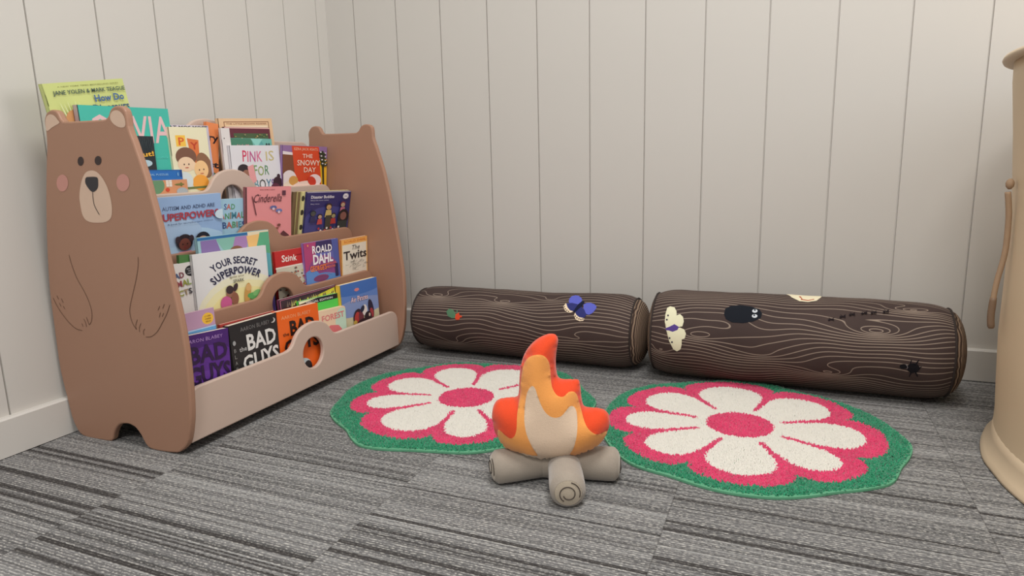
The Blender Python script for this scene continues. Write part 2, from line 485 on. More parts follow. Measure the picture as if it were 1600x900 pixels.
EARIN = [[(0.0756,0.5727),(0.0761,0.5843),(0.0795,0.5928),(0.0862,0.5977),(0.0954,0.5984),(0.1037,0.5951),(0.1098,0.5885),(0.1136,0.5835),(0.1023,0.5797),(0.0901,0.5759),(0.0808,0.5716)],[(0.2415,0.5822),(0.241,0.5877),(0.245,0.5935),(0.2517,0.5964),(0.2606,0.5965),(0.268,0.5931),(0.2739,0.5861),(0.2755,0.5779),(0.2743,0.572),(0.2706,0.5692),(0.2625,0.569),(0.2529,0.5721),(0.2457,0.5766)]]
LINES = [[(0.1733,0.465),(0.1718,0.4539),(0.1733,0.4407),(0.1823,0.4255)],[(0.0855,0.3532),(0.0889,0.3347),(0.097,0.3115),(0.1098,0.2909),(0.1183,0.2749),(0.1234,0.2586),(0.1238,0.2444),(0.1195,0.2321),(0.1121,0.2249)],[(0.1121,0.2249),(0.11,0.2314),(0.1073,0.2397)],[(0.1041,0.2202),(0.1031,0.2285),(0.0994,0.2355)],[(0.0943,0.2202),(0.0922,0.2266)],[(0.0909,0.2126),(0.0754,0.2144),(0.061,0.2219),(0.0445,0.2366),(0.0304,0.254),(0.0216,0.2706)],[(0.0335,0.2749),(0.0373,0.2679)],[(0.0452,0.2707),(0.0487,0.2624)],[(0.0377,0.2618),(0.0408,0.2547)],[(0.0473,0.2563),(0.0506,0.2504)],[(0.2635,0.3553),(0.2604,0.3387),(0.2515,0.3161),(0.2388,0.2907),(0.2274,0.2673),(0.2241,0.2534),(0.2271,0.2374),(0.2354,0.2253)],[(0.2354,0.2253),(0.235,0.2334),(0.2412,0.2442)],[(0.2424,0.2212),(0.2432,0.2294),(0.2489,0.2378)],[(0.2523,0.2167),(0.2522,0.2231),(0.2564,0.2285)],[(0.2562,0.2135),(0.2707,0.2159),(0.2865,0.2258),(0.3017,0.2428),(0.3152,0.2594),(0.3249,0.2755)],[(0.2947,0.2636),(0.3007,0.2718)],[(0.3067,0.2677),(0.312,0.2759)],[(0.2956,0.2513),(0.3003,0.2606)],[(0.3029,0.253),(0.3078,0.26)]]
BUTTER = [('wing',(92,98,190),[(0.798,1.0438),(0.797,1.1694),(0.7994,1.2956),(0.8067,1.3743),(0.8164,1.3376),(0.826,1.2171),(0.8309,1.1008),(0.8289,1.0051),(0.8233,0.936),(0.8117,0.9463),(0.8019,0.9692)]),('wing',(92,98,190),[(0.8379,0.9491),(0.8443,1.0087),(0.854,1.0178),(0.8649,0.9632),(0.8714,0.8786),(0.8697,0.784),(0.8644,0.684),(0.857,0.628),(0.8506,0.6393),(0.8443,0.7277),(0.8396,0.8322)]),('hind',(48,52,110),[(0.7942,0.9622),(0.8081,0.9814),(0.8217,0.9449),(0.825,0.8578),(0.8212,0.7618),(0.8152,0.7041),(0.8076,0.7329),(0.8002,0.8178)]),('hind',(48,52,110),[(0.8264,0.7842),(0.8333,0.8649),(0.8437,0.7624),(0.851,0.6149),(0.8459,0.5303),(0.836,0.5384),(0.8268,0.5957),(0.8227,0.6758)]),('fringe',(235,215,185),[(0.7928,0.9609),(0.7889,0.8463),(0.795,0.7227),(0.8047,0.6529),(0.8131,0.6596),(0.8159,0.7046),(0.8084,0.7248),(0.8002,0.8178),(0.7956,0.9216)]),('fringe',(235,215,185),[(0.8222,0.6669),(0.8208,0.5746),(0.8271,0.4683),(0.8373,0.4328),(0.8455,0.4517),(0.8476,0.508),(0.8431,0.5281),(0.8346,0.5405),(0.8268,0.5957)]),('body',(20,25,50),[(0.8359,1.0693),(0.8383,1.0253),(0.8357,0.8864),(0.8271,0.7488),(0.8202,0.6568),(0.8177,0.6803),(0.8195,0.7785),(0.8247,0.9372),(0.8306,1.0523)]),('dot',(40,30,30),[(0.7937,0.8312),(0.7935,0.8164),(0.7925,0.8095),(0.7913,0.8146),(0.7906,0.8286),(0.7907,0.8436),(0.7917,0.8506),(0.7929,0.8454)]),('dot',(40,30,30),[(0.7974,0.764),(0.7973,0.7498),(0.7963,0.7433),(0.7951,0.748),(0.7944,0.7614),(0.7945,0.7757),(0.7955,0.7824),(0.7967,0.7775)]),('dot',(40,30,30),[(0.8022,0.7233),(0.802,0.7095),(0.801,0.7031),(0.7998,0.7077),(0.7991,0.7208),(0.7993,0.7347),(0.8003,0.7412),(0.8015,0.7364)]),('dot',(40,30,30),[(0.8071,0.6889),(0.8069,0.6754),(0.8059,0.6691),(0.8047,0.6737),(0.804,0.6865),(0.8042,0.7001),(0.8052,0.7065),(0.8064,0.7018)]),('dot',(40,30,30),[(0.8261,0.5626),(0.8258,0.5499),(0.8248,0.5439),(0.8236,0.5482),(0.823,0.5602),(0.8233,0.573),(0.8243,0.579),(0.8254,0.5747)]),('dot',(40,30,30),[(0.8309,0.5184),(0.8306,0.5059),(0.8296,0.5),(0.8284,0.5042),(0.8278,0.516),(0.8281,0.5286),(0.8291,0.5345),(0.8303,0.5303)]),('dot',(40,30,30),[(0.8361,0.4941),(0.8358,0.4817),(0.8347,0.4758),(0.8336,0.48),(0.833,0.4917),(0.8333,0.5042),(0.8343,0.5101),(0.8355,0.5059)]),('dot',(40,30,30),[(0.8411,0.4824),(0.8408,0.47),(0.8398,0.4642),(0.8386,0.4683),(0.838,0.48),(0.8383,0.4924),(0.8394,0.4983),(0.8405,0.4941)]),('dot',(40,30,30),[(0.8458,0.4955),(0.8455,0.4831),(0.8445,0.4773),(0.8433,0.4814),(0.8428,0.4931),(0.8431,0.5056),(0.8441,0.5115),(0.8452,0.5073)])]
BEETLE = [('shell',(85,125,95),[(0.4786,0.4468),(0.4859,0.5488),(0.4983,0.5092),(0.5071,0.3969),(0.5071,0.2672),(0.4971,0.2596),(0.4851,0.3107)]),('head',(215,75,45),[(0.5071,0.3969),(0.5156,0.4408),(0.5205,0.3049),(0.5193,0.2305),(0.5112,0.2151),(0.5062,0.2665)]),('leg',(215,75,45),[(0.5181,0.3585),(0.525,0.3544),(0.5264,0.3093),(0.5197,0.2951)]),('leg',(85,125,95),[(0.5083,0.5165),(0.511,0.5185),(0.512,0.4006),(0.5093,0.3986)])]
MOTH = [('wing',(225,222,190),[(1.0388,0.81),(1.0449,0.8548),(1.0544,0.8316),(1.0602,0.7298),(1.0617,0.6254),(1.0683,0.6657),(1.0754,0.6063),(1.0783,0.4953),(1.0761,0.3845),(1.0685,0.3654),(1.0635,0.3348),(1.0415,0.305),(1.0375,0.4659),(1.037,0.6372)]),('wing',(225,222,190),[(1.0416,0.2916),(1.0635,0.3348),(1.0712,0.3539),(1.0805,0.3206),(1.0849,0.2306),(1.0828,0.1223),(1.0765,0.0902),(1.0768,-0.0189),(1.0743,-0.1346),(1.0665,-0.1922),(1.0587,-0.1493),(1.0493,0.0406)]),('body',(85,65,135),[(1.0406,0.3178),(1.0502,0.3655),(1.0589,0.4208),(1.069,0.3657),(1.0664,0.2967),(1.0563,0.2488),(1.0483,0.2697),(1.0412,0.2724)]),('spot',(60,55,70),[(1.0437,0.5122),(1.0432,0.496),(1.0418,0.4885),(1.0403,0.4939),(1.0395,0.5092),(1.0399,0.5255),(1.0414,0.5332),(1.0429,0.5276)]),('spot',(60,55,70),[(1.0452,0.6136),(1.0448,0.5968),(1.0434,0.589),(1.0419,0.5947),(1.0411,0.6106),(1.0415,0.6276),(1.0429,0.6355),(1.0444,0.6297)]),('spot',(60,55,70),[(1.0525,0.106),(1.052,0.0902),(1.0505,0.0826),(1.049,0.0878),(1.0483,0.1026),(1.0489,0.1184),(1.0503,0.1259),(1.0518,0.1208)]),('spot',(60,55,70),[(1.058,0.0204),(1.0574,0.0042),(1.056,-0.0035),(1.0545,0.0017),(1.0538,0.0168),(1.0544,0.0329),(1.0559,0.0406),(1.0573,0.0354)])]
HOLE = [('hole',(22,26,34),[(1.1606,0.7278),(1.1619,0.871),(1.1723,0.9558),(1.1918,1.0017),(1.2141,0.9727),(1.2303,0.9091),(1.2369,0.8013),(1.2352,0.6955),(1.2214,0.6005),(1.2001,0.5435),(1.1781,0.5463),(1.1653,0.6147)]),('eye',(200,205,210),[(1.2275,0.8572),(1.2273,0.8421),(1.2266,0.8283),(1.2255,0.8169),(1.2241,0.8091),(1.2225,0.8056),(1.2208,0.8066),(1.2193,0.8121),(1.2181,0.8216),(1.2172,0.8342),(1.2169,0.8488),(1.217,0.864),(1.2177,0.8782),(1.2188,0.8901),(1.2202,0.8984),(1.2219,0.9022),(1.2235,0.9011),(1.225,0.8952),(1.2263,0.8851),(1.2271,0.872)]),('eye',(200,205,210),[(1.228,0.7281),(1.2278,0.7143),(1.2271,0.7016),(1.226,0.6911),(1.2245,0.6838),(1.2228,0.6804),(1.2211,0.6812),(1.2195,0.6862),(1.2182,0.6948),(1.2174,0.7064),(1.217,0.7197),(1.2172,0.7335),(1.2179,0.7465),(1.2191,0.7574),(1.2206,0.765),(1.2222,0.7685),(1.224,0.7676),(1.2255,0.7624),(1.2268,0.7534),(1.2277,0.7415)]),('pupil',(22,26,34),[(1.224,0.8772),(1.2235,0.8607),(1.2222,0.853),(1.2208,0.8585),(1.2201,0.8742),(1.2206,0.8909),(1.2219,0.8989),(1.2233,0.8931)]),('pupil',(22,26,34),[(1.2236,0.7425),(1.2231,0.7274),(1.2218,0.7204),(1.2204,0.7254),(1.2198,0.7396),(1.2202,0.7547),(1.2216,0.7619),(1.223,0.7568)])]
CAPMUSH = [('cap',(232,222,190),[(1.2819,1.7626),(1.2941,1.7615),(1.3278,1.7604),(1.3505,1.7603),(1.3517,1.6045),(1.3412,1.3124),(1.325,1.2286),(1.3086,1.2453),(1.2942,1.4087)]),('mark',(175,95,70),[(1.3066,1.5202),(1.3109,1.5301),(1.3144,1.3493),(1.325,1.3205),(1.3367,1.4025),(1.3371,1.3556),(1.325,1.2752),(1.3109,1.3023)])]
ANTS = [('ant',(28,20,24),[(1.3674,0.7439),(1.3667,0.7253),(1.365,0.7166),(1.3632,0.7226),(1.3625,0.7399),(1.3632,0.7586),(1.3649,0.7676),(1.3667,0.7614)]),('ant',(28,20,24),[(1.3706,0.756),(1.3702,0.742),(1.3689,0.7355),(1.3677,0.7401),(1.3672,0.7532),(1.3677,0.7673),(1.3689,0.774),(1.3701,0.7693)]),('ant',(28,20,24),[(1.3739,0.765),(1.3734,0.751),(1.3721,0.7444),(1.3709,0.749),(1.3704,0.7622),(1.3709,0.7764),(1.3721,0.7831),(1.3733,0.7783)]),('ant',(28,20,24),[(1.3635,0.7061),(1.3679,0.7538),(1.3739,0.7205),(1.3741,0.7301),(1.3689,0.7643),(1.364,0.719)]),('ant',(28,20,24),[(1.3639,0.7963),(1.3689,0.745),(1.3743,0.8113),(1.3738,0.8176),(1.3689,0.7578),(1.3644,0.8033)]),('ant',(28,20,24),[(1.3884,0.8261),(1.3876,0.8066),(1.3859,0.7975),(1.3842,0.8038),(1.3834,0.8221),(1.3842,0.8418),(1.3859,0.8512),(1.3876,0.8446)]),('ant',(28,20,24),[(1.3915,0.8388),(1.391,0.8241),(1.3898,0.8172),(1.3886,0.8221),(1.3881,0.836),(1.3886,0.8509),(1.3898,0.8579),(1.391,0.8529)]),('ant',(28,20,24),[(1.3947,0.8482),(1.3942,0.8334),(1.393,0.8265),(1.3918,0.8314),(1.3913,0.8454),(1.3918,0.8604),(1.393,0.8675),(1.3942,0.8624)]),('ant',(28,20,24),[(1.3844,0.7865),(1.3888,0.8366),(1.3947,0.8014),(1.395,0.8115),(1.3898,0.8476),(1.3849,0.8)]),('ant',(28,20,24),[(1.3849,0.8816),(1.3898,0.8273),(1.3953,0.8974),(1.3948,0.9041),(1.3898,0.8408),(1.3854,0.8891)]),('ant',(28,20,24),[(1.4055,0.8919),(1.4048,0.8715),(1.403,0.862),(1.4013,0.8686),(1.4006,0.8878),(1.4014,0.9085),(1.4031,0.9184),(1.4048,0.9115)]),('ant',(28,20,24),[(1.4087,0.9053),(1.4082,0.8898),(1.407,0.8826),(1.4058,0.8878),(1.4053,0.9024),(1.4058,0.918),(1.407,0.9254),(1.4082,0.9201)]),('ant',(28,20,24),[(1.4119,0.9151),(1.4114,0.8995),(1.4101,0.8923),(1.409,0.8975),(1.4085,0.9122),(1.409,0.928),(1.4102,0.9355),(1.4114,0.9301)]),('ant',(28,20,24),[(1.4016,0.8505),(1.406,0.903),(1.4118,0.8659),(1.4121,0.8764),(1.407,0.9146),(1.4021,0.8646)]),('ant',(28,20,24),[(1.4022,0.9507),(1.407,0.8932),(1.4125,0.9672),(1.412,0.9744),(1.407,0.9074),(1.4027,0.9586)]),('ant',(28,20,24),[(1.4275,0.9468),(1.4267,0.9255),(1.425,0.9156),(1.4233,0.9226),(1.4226,0.9426),(1.4234,0.9643),(1.4251,0.9746),(1.4268,0.9673)]),('ant',(28,20,24),[(1.4306,0.9607),(1.4301,0.9445),(1.4289,0.937),(1.4277,0.9424),(1.4273,0.9577),(1.4278,0.9741),(1.429,0.9819),(1.4302,0.9763)]),('ant',(28,20,24),[(1.4338,0.971),(1.4333,0.9547),(1.432,0.9471),(1.4309,0.9526),(1.4304,0.968),(1.431,0.9846),(1.4322,0.9924),(1.4334,0.9867)]),('ant',(28,20,24),[(1.4235,0.9037),(1.428,0.9584),(1.4336,0.9195),(1.4339,0.9305),(1.429,0.9705),(1.424,0.9184)]),('ant',(28,20,24),[(1.4243,1.0086),(1.4289,0.9481),(1.4345,1.0259),(1.434,1.0336),(1.429,0.963),(1.4248,1.017)]),('ant',(28,20,24),[(1.4444,0.9692),(1.4436,0.9475),(1.4418,0.9374),(1.4402,0.9445),(1.4395,0.9649),(1.4403,0.987),(1.4421,0.9975),(1.4437,0.99)]),('ant',(28,20,24),[(1.4475,0.9833),(1.447,0.9668),(1.4457,0.9592),(1.4446,0.9647),(1.4442,0.9803),(1.4447,0.997),(1.4459,1.0049),(1.4471,0.9992)]),('ant',(28,20,24),[(1.4507,0.9938),(1.4501,0.9772),(1.4489,0.9695),(1.4477,0.975),(1.4473,0.9908),(1.4479,1.0077),(1.4491,1.0157),(1.4503,1.0098)]),('ant',(28,20,24),[(1.4404,0.9253),(1.4449,0.9809),(1.4504,0.9413),(1.4507,0.9526),(1.4459,0.9933),(1.4409,0.9402)]),('ant',(28,20,24),[(1.4413,1.0322),(1.4458,0.9704),(1.4514,1.0499),(1.451,1.0577),(1.4459,0.9856),(1.4418,1.0408)]),('ant',(28,20,24),[(1.4659,1.0078),(1.4651,0.9854),(1.4634,0.975),(1.4618,0.9823),(1.4612,1.0034),(1.462,1.0263),(1.4637,1.0373),(1.4654,1.0294)]),('ant',(28,20,24),[(1.4691,1.0224),(1.4685,1.0053),(1.4673,0.9975),(1.4662,1.0032),(1.4658,1.0193),(1.4663,1.0367),(1.4676,1.0449),(1.4687,1.0389)]),('ant',(28,20,24),[(1.4722,1.0333),(1.4716,1.016),(1.4704,1.008),(1.4693,1.0138),(1.4689,1.0301),(1.4695,1.0477),(1.4707,1.056),(1.4718,1.05)]),('ant',(28,20,24),[(1.4619,0.9625),(1.4665,1.02),(1.4719,0.9789),(1.4722,0.9905),(1.4675,1.0328),(1.4625,0.9779)]),('ant',(28,20,24),[(1.463,1.0734),(1.4674,1.0091),(1.4731,1.0918),(1.4727,1.1),(1.4675,1.0248),(1.4635,1.0824)])]
SPIDER = [('body',(20,18,22),[(1.5255,-0.107),(1.5253,-0.1392),(1.5241,-0.1698),(1.522,-0.1958),(1.5191,-0.2144),(1.5159,-0.2234),(1.5125,-0.222),(1.5094,-0.2101),(1.5067,-0.1891),(1.5049,-0.1613),(1.5041,-0.1298),(1.5043,-0.0975),(1.5056,-0.0678),(1.5078,-0.0433),(1.5107,-0.0262),(1.514,-0.0181),(1.5174,-0.0196),(1.5204,-0.0307),(1.523,-0.0502),(1.5247,-0.0764)]),('head',(20,18,22),[(1.5047,-0.0947),(1.5045,-0.1108),(1.5037,-0.126),(1.5025,-0.1389),(1.5008,-0.1482),(1.4988,-0.1529),(1.4969,-0.1524),(1.495,-0.1469),(1.4935,-0.1369),(1.4925,-0.1234),(1.492,-0.1078),(1.4922,-0.0917),(1.493,-0.0767),(1.4943,-0.0641),(1.496,-0.0552),(1.498,-0.0507),(1.4999,-0.0512),(1.5017,-0.0566),(1.5032,-0.0662),(1.5042,-0.0794)]),('mark',(130,125,125),[(1.5024,-0.0407),(1.5062,-0.1074),(1.505,-0.1521),(1.5042,-0.1384),(1.5053,-0.1084),(1.5019,-0.0552)]),('leg',(20,18,22),[(1.5076,-0.0634),(1.5101,0.049),(1.5117,0.0505),(1.5099,-0.0667)]),('leg',(20,18,22),[(1.5164,-0.0406),(1.5224,0.0607),(1.5238,0.0539),(1.5193,-0.0572)]),('leg',(20,18,22),[(1.5112,-0.2046),(1.5096,-0.3158),(1.511,-0.3174),(1.5135,-0.214)]),('leg',(20,18,22),[(1.5179,-0.203),(1.5235,-0.2986),(1.5247,-0.2875),(1.5205,-0.1881)]),('leg',(20,18,22),[(1.5237,-0.1033),(1.5279,-0.0652),(1.5284,-0.0814),(1.5249,-0.1307)])]
OUT = [(-0.0024, 0.0395), (-0.0251, 0.0391), (-0.0577, 0.0438), (-0.0806, 0.0532), (-0.0934, 0.0683), (-0.1004, 0.087), (-0.1028, 0.1041), (-0.1017, 0.1178), (-0.0965, 0.1282), (-0.0882, 0.1329), (-0.0751, 0.1347), (-0.0637, 0.1367), (-0.0603, 0.1429), (-0.0589, 0.1597), (-0.0572, 0.1797), (-0.0526, 0.1996), (-0.0449, 0.2145), (-0.0345, 0.226), (-0.0218, 0.2343), (-0.0092, 0.2378), (-0.0014, 0.2363), (0.0022, 0.2283), (0.0005, 0.217), (-0.0012, 0.2039), (-0.0017, 0.1909), (-0.0006, 0.1794), (0.0018, 0.1696), (0.0072, 0.1665), (0.0213, 0.1665), (0.0307, 0.1671), (0.0345, 0.1639), (0.0363, 0.1525), (0.0374, 0.1393), (0.0399, 0.1277), (0.0446, 0.1222), (0.0556, 0.1223), (0.0681, 0.121), (0.0774, 0.1157), (0.0805, 0.1058), (0.08, 0.0941), (0.0759, 0.0822), (0.0712, 0.0736), (0.0617, 0.063), (0.0459, 0.0538), (0.0299, 0.0472), (0.0138, 0.042)]
ORG = [(-0.0911, 0.0874), (-0.0861, 0.0903), (-0.0781, 0.0845), (-0.07, 0.0807), (-0.0627, 0.0851), (-0.0591, 0.0972), (-0.0586, 0.1193), (-0.0561, 0.143), (-0.0543, 0.1665), (-0.0502, 0.1897), (-0.0429, 0.203), (-0.0317, 0.2098), (-0.0206, 0.2107), (-0.0134, 0.2053), (-0.0092, 0.194), (-0.0081, 0.1809), (-0.007, 0.1677), (-0.004, 0.1579), (0.0022, 0.1498), (0.0117, 0.1477), (0.0196, 0.1536), (0.0275, 0.1529), (0.0321, 0.1457), (0.0352, 0.1326), (0.0383, 0.1227), (0.0429, 0.1095), (0.0492, 0.0996), (0.0586, 0.0916), (0.0665, 0.0896), (0.0734, 0.0905), (0.0822, 0.0841), (0.0744, 0.0602), (0.049, 0.0385), (-0.0025, 0.0256), (-0.058, 0.0299), (-0.0873, 0.0495), (-0.0908, 0.0667)]
CRM = [(-0.0424, 0.1535), (-0.0374, 0.1619), (-0.0332, 0.1637), (-0.0294, 0.1588), (-0.0258, 0.1473), (-0.0187, 0.1308), (-0.0109, 0.121), (-0.0014, 0.1169), (0.0082, 0.1189), (0.0146, 0.1252), (0.0204, 0.1321), (0.0257, 0.1322), (0.0304, 0.1257), (0.0328, 0.1091), (0.0318, 0.0889), (0.0268, 0.0683), (0.0203, 0.0509), (0.0298, 0.0272), (-0.0549, 0.023), (-0.0583, 0.0494), (-0.0477, 0.0523), (-0.0288, 0.0511), (-0.0359, 0.069), (-0.0437, 0.0893), (-0.0471, 0.1096), (-0.0467, 0.1299), (-0.0451, 0.1433)]
BOOKPOS = {  # tier, top-left corner x y z, width, roll, lean, thickness, picture proportion
 'dino':(4,0.092,-0.9049,0.6488,0.1548,0.1594,0.0,0.01,0.840),
 'olivia':(4,0.11,-0.8609,0.6164,0.1874,0.0254,0.0,0.012,0.831),
 'black_small':(4,0.1155,-0.767,0.5653,0.0471,0.0011,0.0,0.005,0.864),
 'puzzles':(4,0.119,-0.7791,0.5005,0.1145,-0.0078,0.0,0.003,0.835),
 'puzz2':(4,0.122,-0.7558,0.4798,0.0984,-0.0002,0.0,0.003,0.829),
 'happy':(4,0.1155,-0.6833,0.5852,0.0962,0.0252,0.0,0.008,0.787),
 'mos':(4,0.107,-0.6756,0.5897,0.1021,0.0218,0.0,0.007,0.785),
 'orange':(4,0.098,-0.5691,0.6013,0.0332,-0.1215,0.0,0.008,0.790),
 'whitei':(4,0.115,-0.5482,0.5878,0.0255,0.0211,0.0,0.006,0.758),
 'tanframe':(4,0.095,-0.5334,0.61,0.1681,0.0501,0.0,0.009,0.695),
 'maroon':(4,0.102,-0.5244,0.592,0.1417,0.0231,0.0,0.006,0.703),
 'teal':(4,0.1085,-0.5192,0.5674,0.1325,0.0071,0.0,0.006,0.705),
 'pink':(4,0.122,-0.5347,0.5505,0.1552,0.0144,0.0,0.0065,0.696),
 'snowy':(4,0.1339,-0.3785,0.553,0.169,-0.0163,-0.0997,0.008,0.637),
 'autism':(3,0.1956,-0.8173,0.448,0.1743,0.0129,-0.0898,0.006,0.798),
 'sad':(3,0.1884,-0.6487,0.4368,0.0806,-0.0167,-0.0898,0.006,0.762),
 'cinder':(3,0.1966,-0.5753,0.4591,0.1436,-0.0269,-0.0898,0.006,0.695),
 'edge1':(3,0.1868,-0.4162,0.4412,0.1762,-0.0209,-0.1878,0.0044,0.635),
 'edge2':(3,0.1918,-0.4041,0.4406,0.1848,-0.022,-0.1878,0.0044,0.625),
 'edge3':(3,0.1968,-0.3965,0.4402,0.1842,-0.0218,-0.1878,0.0044,0.621),
 'disaster':(3,0.2023,-0.3847,0.4395,0.1753,-0.0308,-0.1878,0.005,0.616),
 'green':(2,0.2255,-0.7863,0.341,0.0288,-0.0727,0.02,0.006,0.842),
 'facts':(2,0.2276,-0.814,0.3258,0.0723,-0.0041,0.02,0.006,0.830),
 'yss':(2,0.2335,-0.7646,0.3389,0.1942,-0.0251,0.02,0.006,0.737),
 'tri':(2,0.2249,-0.7409,0.3685,0.1916,-0.0135,0.02,0.007,0.730),
 'stink':(2,0.227,-0.5405,0.3144,0.106,-0.0104,0.02,0.006,0.680),
 'dahl':(2,0.2338,-0.4515,0.3231,0.1287,-0.0138,0.02,0.007,0.635),
 'twits':(2,0.243,-0.3215,0.316,0.1115,-0.0005,-0.06,0.008,0.598),
 'lilac':(1,0.2834,-0.8457,0.2433,0.0738,-0.0214,0.04,0.006,0.820),
 'purple':(1,0.2988,-0.8615,0.2071,0.1039,-0.0734,0.04,0.013,0.801),
 'redb':(1,0.2834,-0.7623,0.2051,0.1473,-0.0249,0.04,0.006,0.735),
 'black':(1,0.299,-0.7567,0.2018,0.1282,-0.0094,0.04,0.014,0.734),
 'orange1':(1,0.2991,-0.6275,0.201,0.1312,-0.0433,0.04,0.014,0.672),
 'yellowz':(1,0.2758,-0.5928,0.2187,0.1955,-0.0039,0.04,0.006,0.645),
 'greenb':(1,0.2839,-0.5413,0.2051,0.1372,-0.0434,0.04,0.006,0.643),
 'forest':(1,0.3001,-0.5,0.1745,0.1019,-0.0629,0.04,0.012,0.632),
 'ship':(1,0.2924,-0.4032,0.2167,0.1521,-0.0246,0.04,0.014,0.586),
}

# ------------------------------------------------------------------ bear book display
shelf = empty('book_display_shelf', (0.20, -0.55, 0))
tag(shelf, 'brown wooden bear-shaped book display with four tiers of books against the left wall', 'bookshelf')


def put(name, V, F, m, parent, conv, smooth=False, cols=None):
    """V in the board's own plane; conv maps to the room"""
    W = [Vector(conv(*p)) - parent_loc(parent) for p in V]
    return obj(name, W, F, m, parent, smooth, cols)


def parent_loc(p):
    l = Vector((0, 0, 0))
    while p is not None:
        l += p.location; p = p.parent
    return l


bear = catmull(BEAR, 2)
V, F = slab(bear, [], 0.013, 0.003)
near_panel = put('side_panel', V, F, M_BOARD, shelf, lambda x, z, d: (x, -0.885 - d, z))
near_panel['label'] = 'near side panel cut as a bear with painted face and paws'
far_panel = put('side_panel', V, F, M_BOARD, shelf, lambda x, z, d: (x, -0.207 + d, z))
far_panel['label'] = 'far side panel with two round bear ears'


def printed(name, poly, m, lift=0.0004, label=None):
    pv, pf = cdt([poly])
    pf = [f if area2([pv[k] for k in f]) > 0 else f[::-1] for f in pf if inside([sum(pv[k][i] for k in f) / 3 for i in (0, 1)], poly)]
    o = put(name, [(x, z, lift) for x, z in pv], pf, m, near_panel, lambda x, z, d: (x, -0.898 - d, z))
    return o


for e in EARIN: printed('inner_ear', catmull(e, 2), M_MUZ)
for e in EYES: printed('eye', e, M_DARK)
for e in CHEEK: printed('cheek', e, M_CHEEK)
printed('muzzle', catmull(MUZ, 3), M_MUZ)
printed('nose', catmull(NOSE, 3), M_NOSE, 0.0008)


def stroke(path, w):
    P = [Vector(p) for p in catmull(path, 5, False)]; L, R = [], []
    for i, p in enumerate(P):
        tn = (P[min(i + 1, len(P) - 1)] - P[max(i - 1, 0)]).normalized(); k = w * (1 if 0 < i < len(P) - 1 else 0.5)
        L.append(p + Vector((-tn.y, tn.x)) * k); R.append(p - Vector((-tn.y, tn.x)) * k)
    n = len(P); return L, R, n


def stroke_mesh(paths, w, lift):
    V, F = [], []
    for p in paths:
        L, R, n = stroke(p, w); s = len(V)
        V += [(q.x, q.y, lift) for q in L] + [(q.x, q.y, lift) for q in R]
        F += [(s + i, s + n + i, s + n + i + 1, s + i + 1) for i in range(n - 1)]
    return V, F


V, F = stroke_mesh([LINES[0]], 0.0007, 0.0009)
put('mouth_line', V, F, M_DARK, near_panel, lambda x, z, d: (x, -0.898 - d, z))
V, F = stroke_mesh(LINES[1:10], 0.0006, 0.0005)
put('paw_outline', V, F, M_LINE, near_panel, lambda x, z, d: (x, -0.898 - d, z))
V, F = stroke_mesh(LINES[10:], 0.0006, 0.0005)
put('paw_outline', V, F, M_LINE, near_panel, lambda x, z, d: (x, -0.898 - d, z))

HUMP = [(-.088, 0), (-.074, .003), (-.064, .011), (-.056, .022), (-.046, .0315), (-.032, .0395), (-.016, .0435), (0, .045),
        (.016, .0435), (.032, .0395), (.046, .0315), (.056, .022), (.064, .011), (.074, .003), (.088, 0)]
Y0, Y1, YC = -0.885, -0.207, -0.546
TIER = [  # front face x, bottom z, top z, material
    (0.322, 0.020, 0.118, M_PINKB), (0.250, 0.014, 0.226, M_BOARD), (0.195, 0.106, 0.340, M_BOARD), (0.134, 0.221, 0.453, M_PINKB), (0.074, 0.341, 0.565, M_PINKB)]
for k, (xf, zb, zt, m) in enumerate(TIER):
    r = 0.030
    top = [(Y1 - r + r * math.cos(a), zt - r + r * math.sin(a)) for a in [math.pi / 2 * i / 6 for i in range(7)]]
    top += catmull([(YC - a, zt + b) for a, b in HUMP], 3, False)
    top += [(Y0 + r - r * math.sin(a), zt - r + r * math.cos(a)) for a in [math.pi / 2 * i / 6 for i in range(7)]]
    out = [(Y0, zb), (Y1, zb)] + top
    hole = [(YC - 0.003 + .0335 * math.cos(2 * math.pi * i / 40), zt - .024 + .0345 * math.sin(2 * math.pi * i / 40)) for i in range(40)]
    V, F = slab(out, [hole], 0.010, 0.0025)
    b_ = put('front_board' if k < 4 else 'back_board', V, F, m, shelf, lambda y, z, d: (xf - 0.010 + d, y, z))
    if k == 0: b_['label'] = 'pale rose front board with a round hole in its middle'
for k, (z0, xa, xb) in enumerate([(0.0205, 0.239, 0.3125), (0.105, 0.184, 0.2405), (0.220, 0.123, 0.1855), (0.340, 0.063, 0.1245)]):
    v, f = box(xa, xb, Y0, Y1, z0, z0 + (0.006 if k == 0 else 0.009))
    put('tier_floor', v, f, M_BOARD, shelf, lambda x, y, z: (x, y, z))

# ------------------------------------------------------------------ lettering
GLY = {}


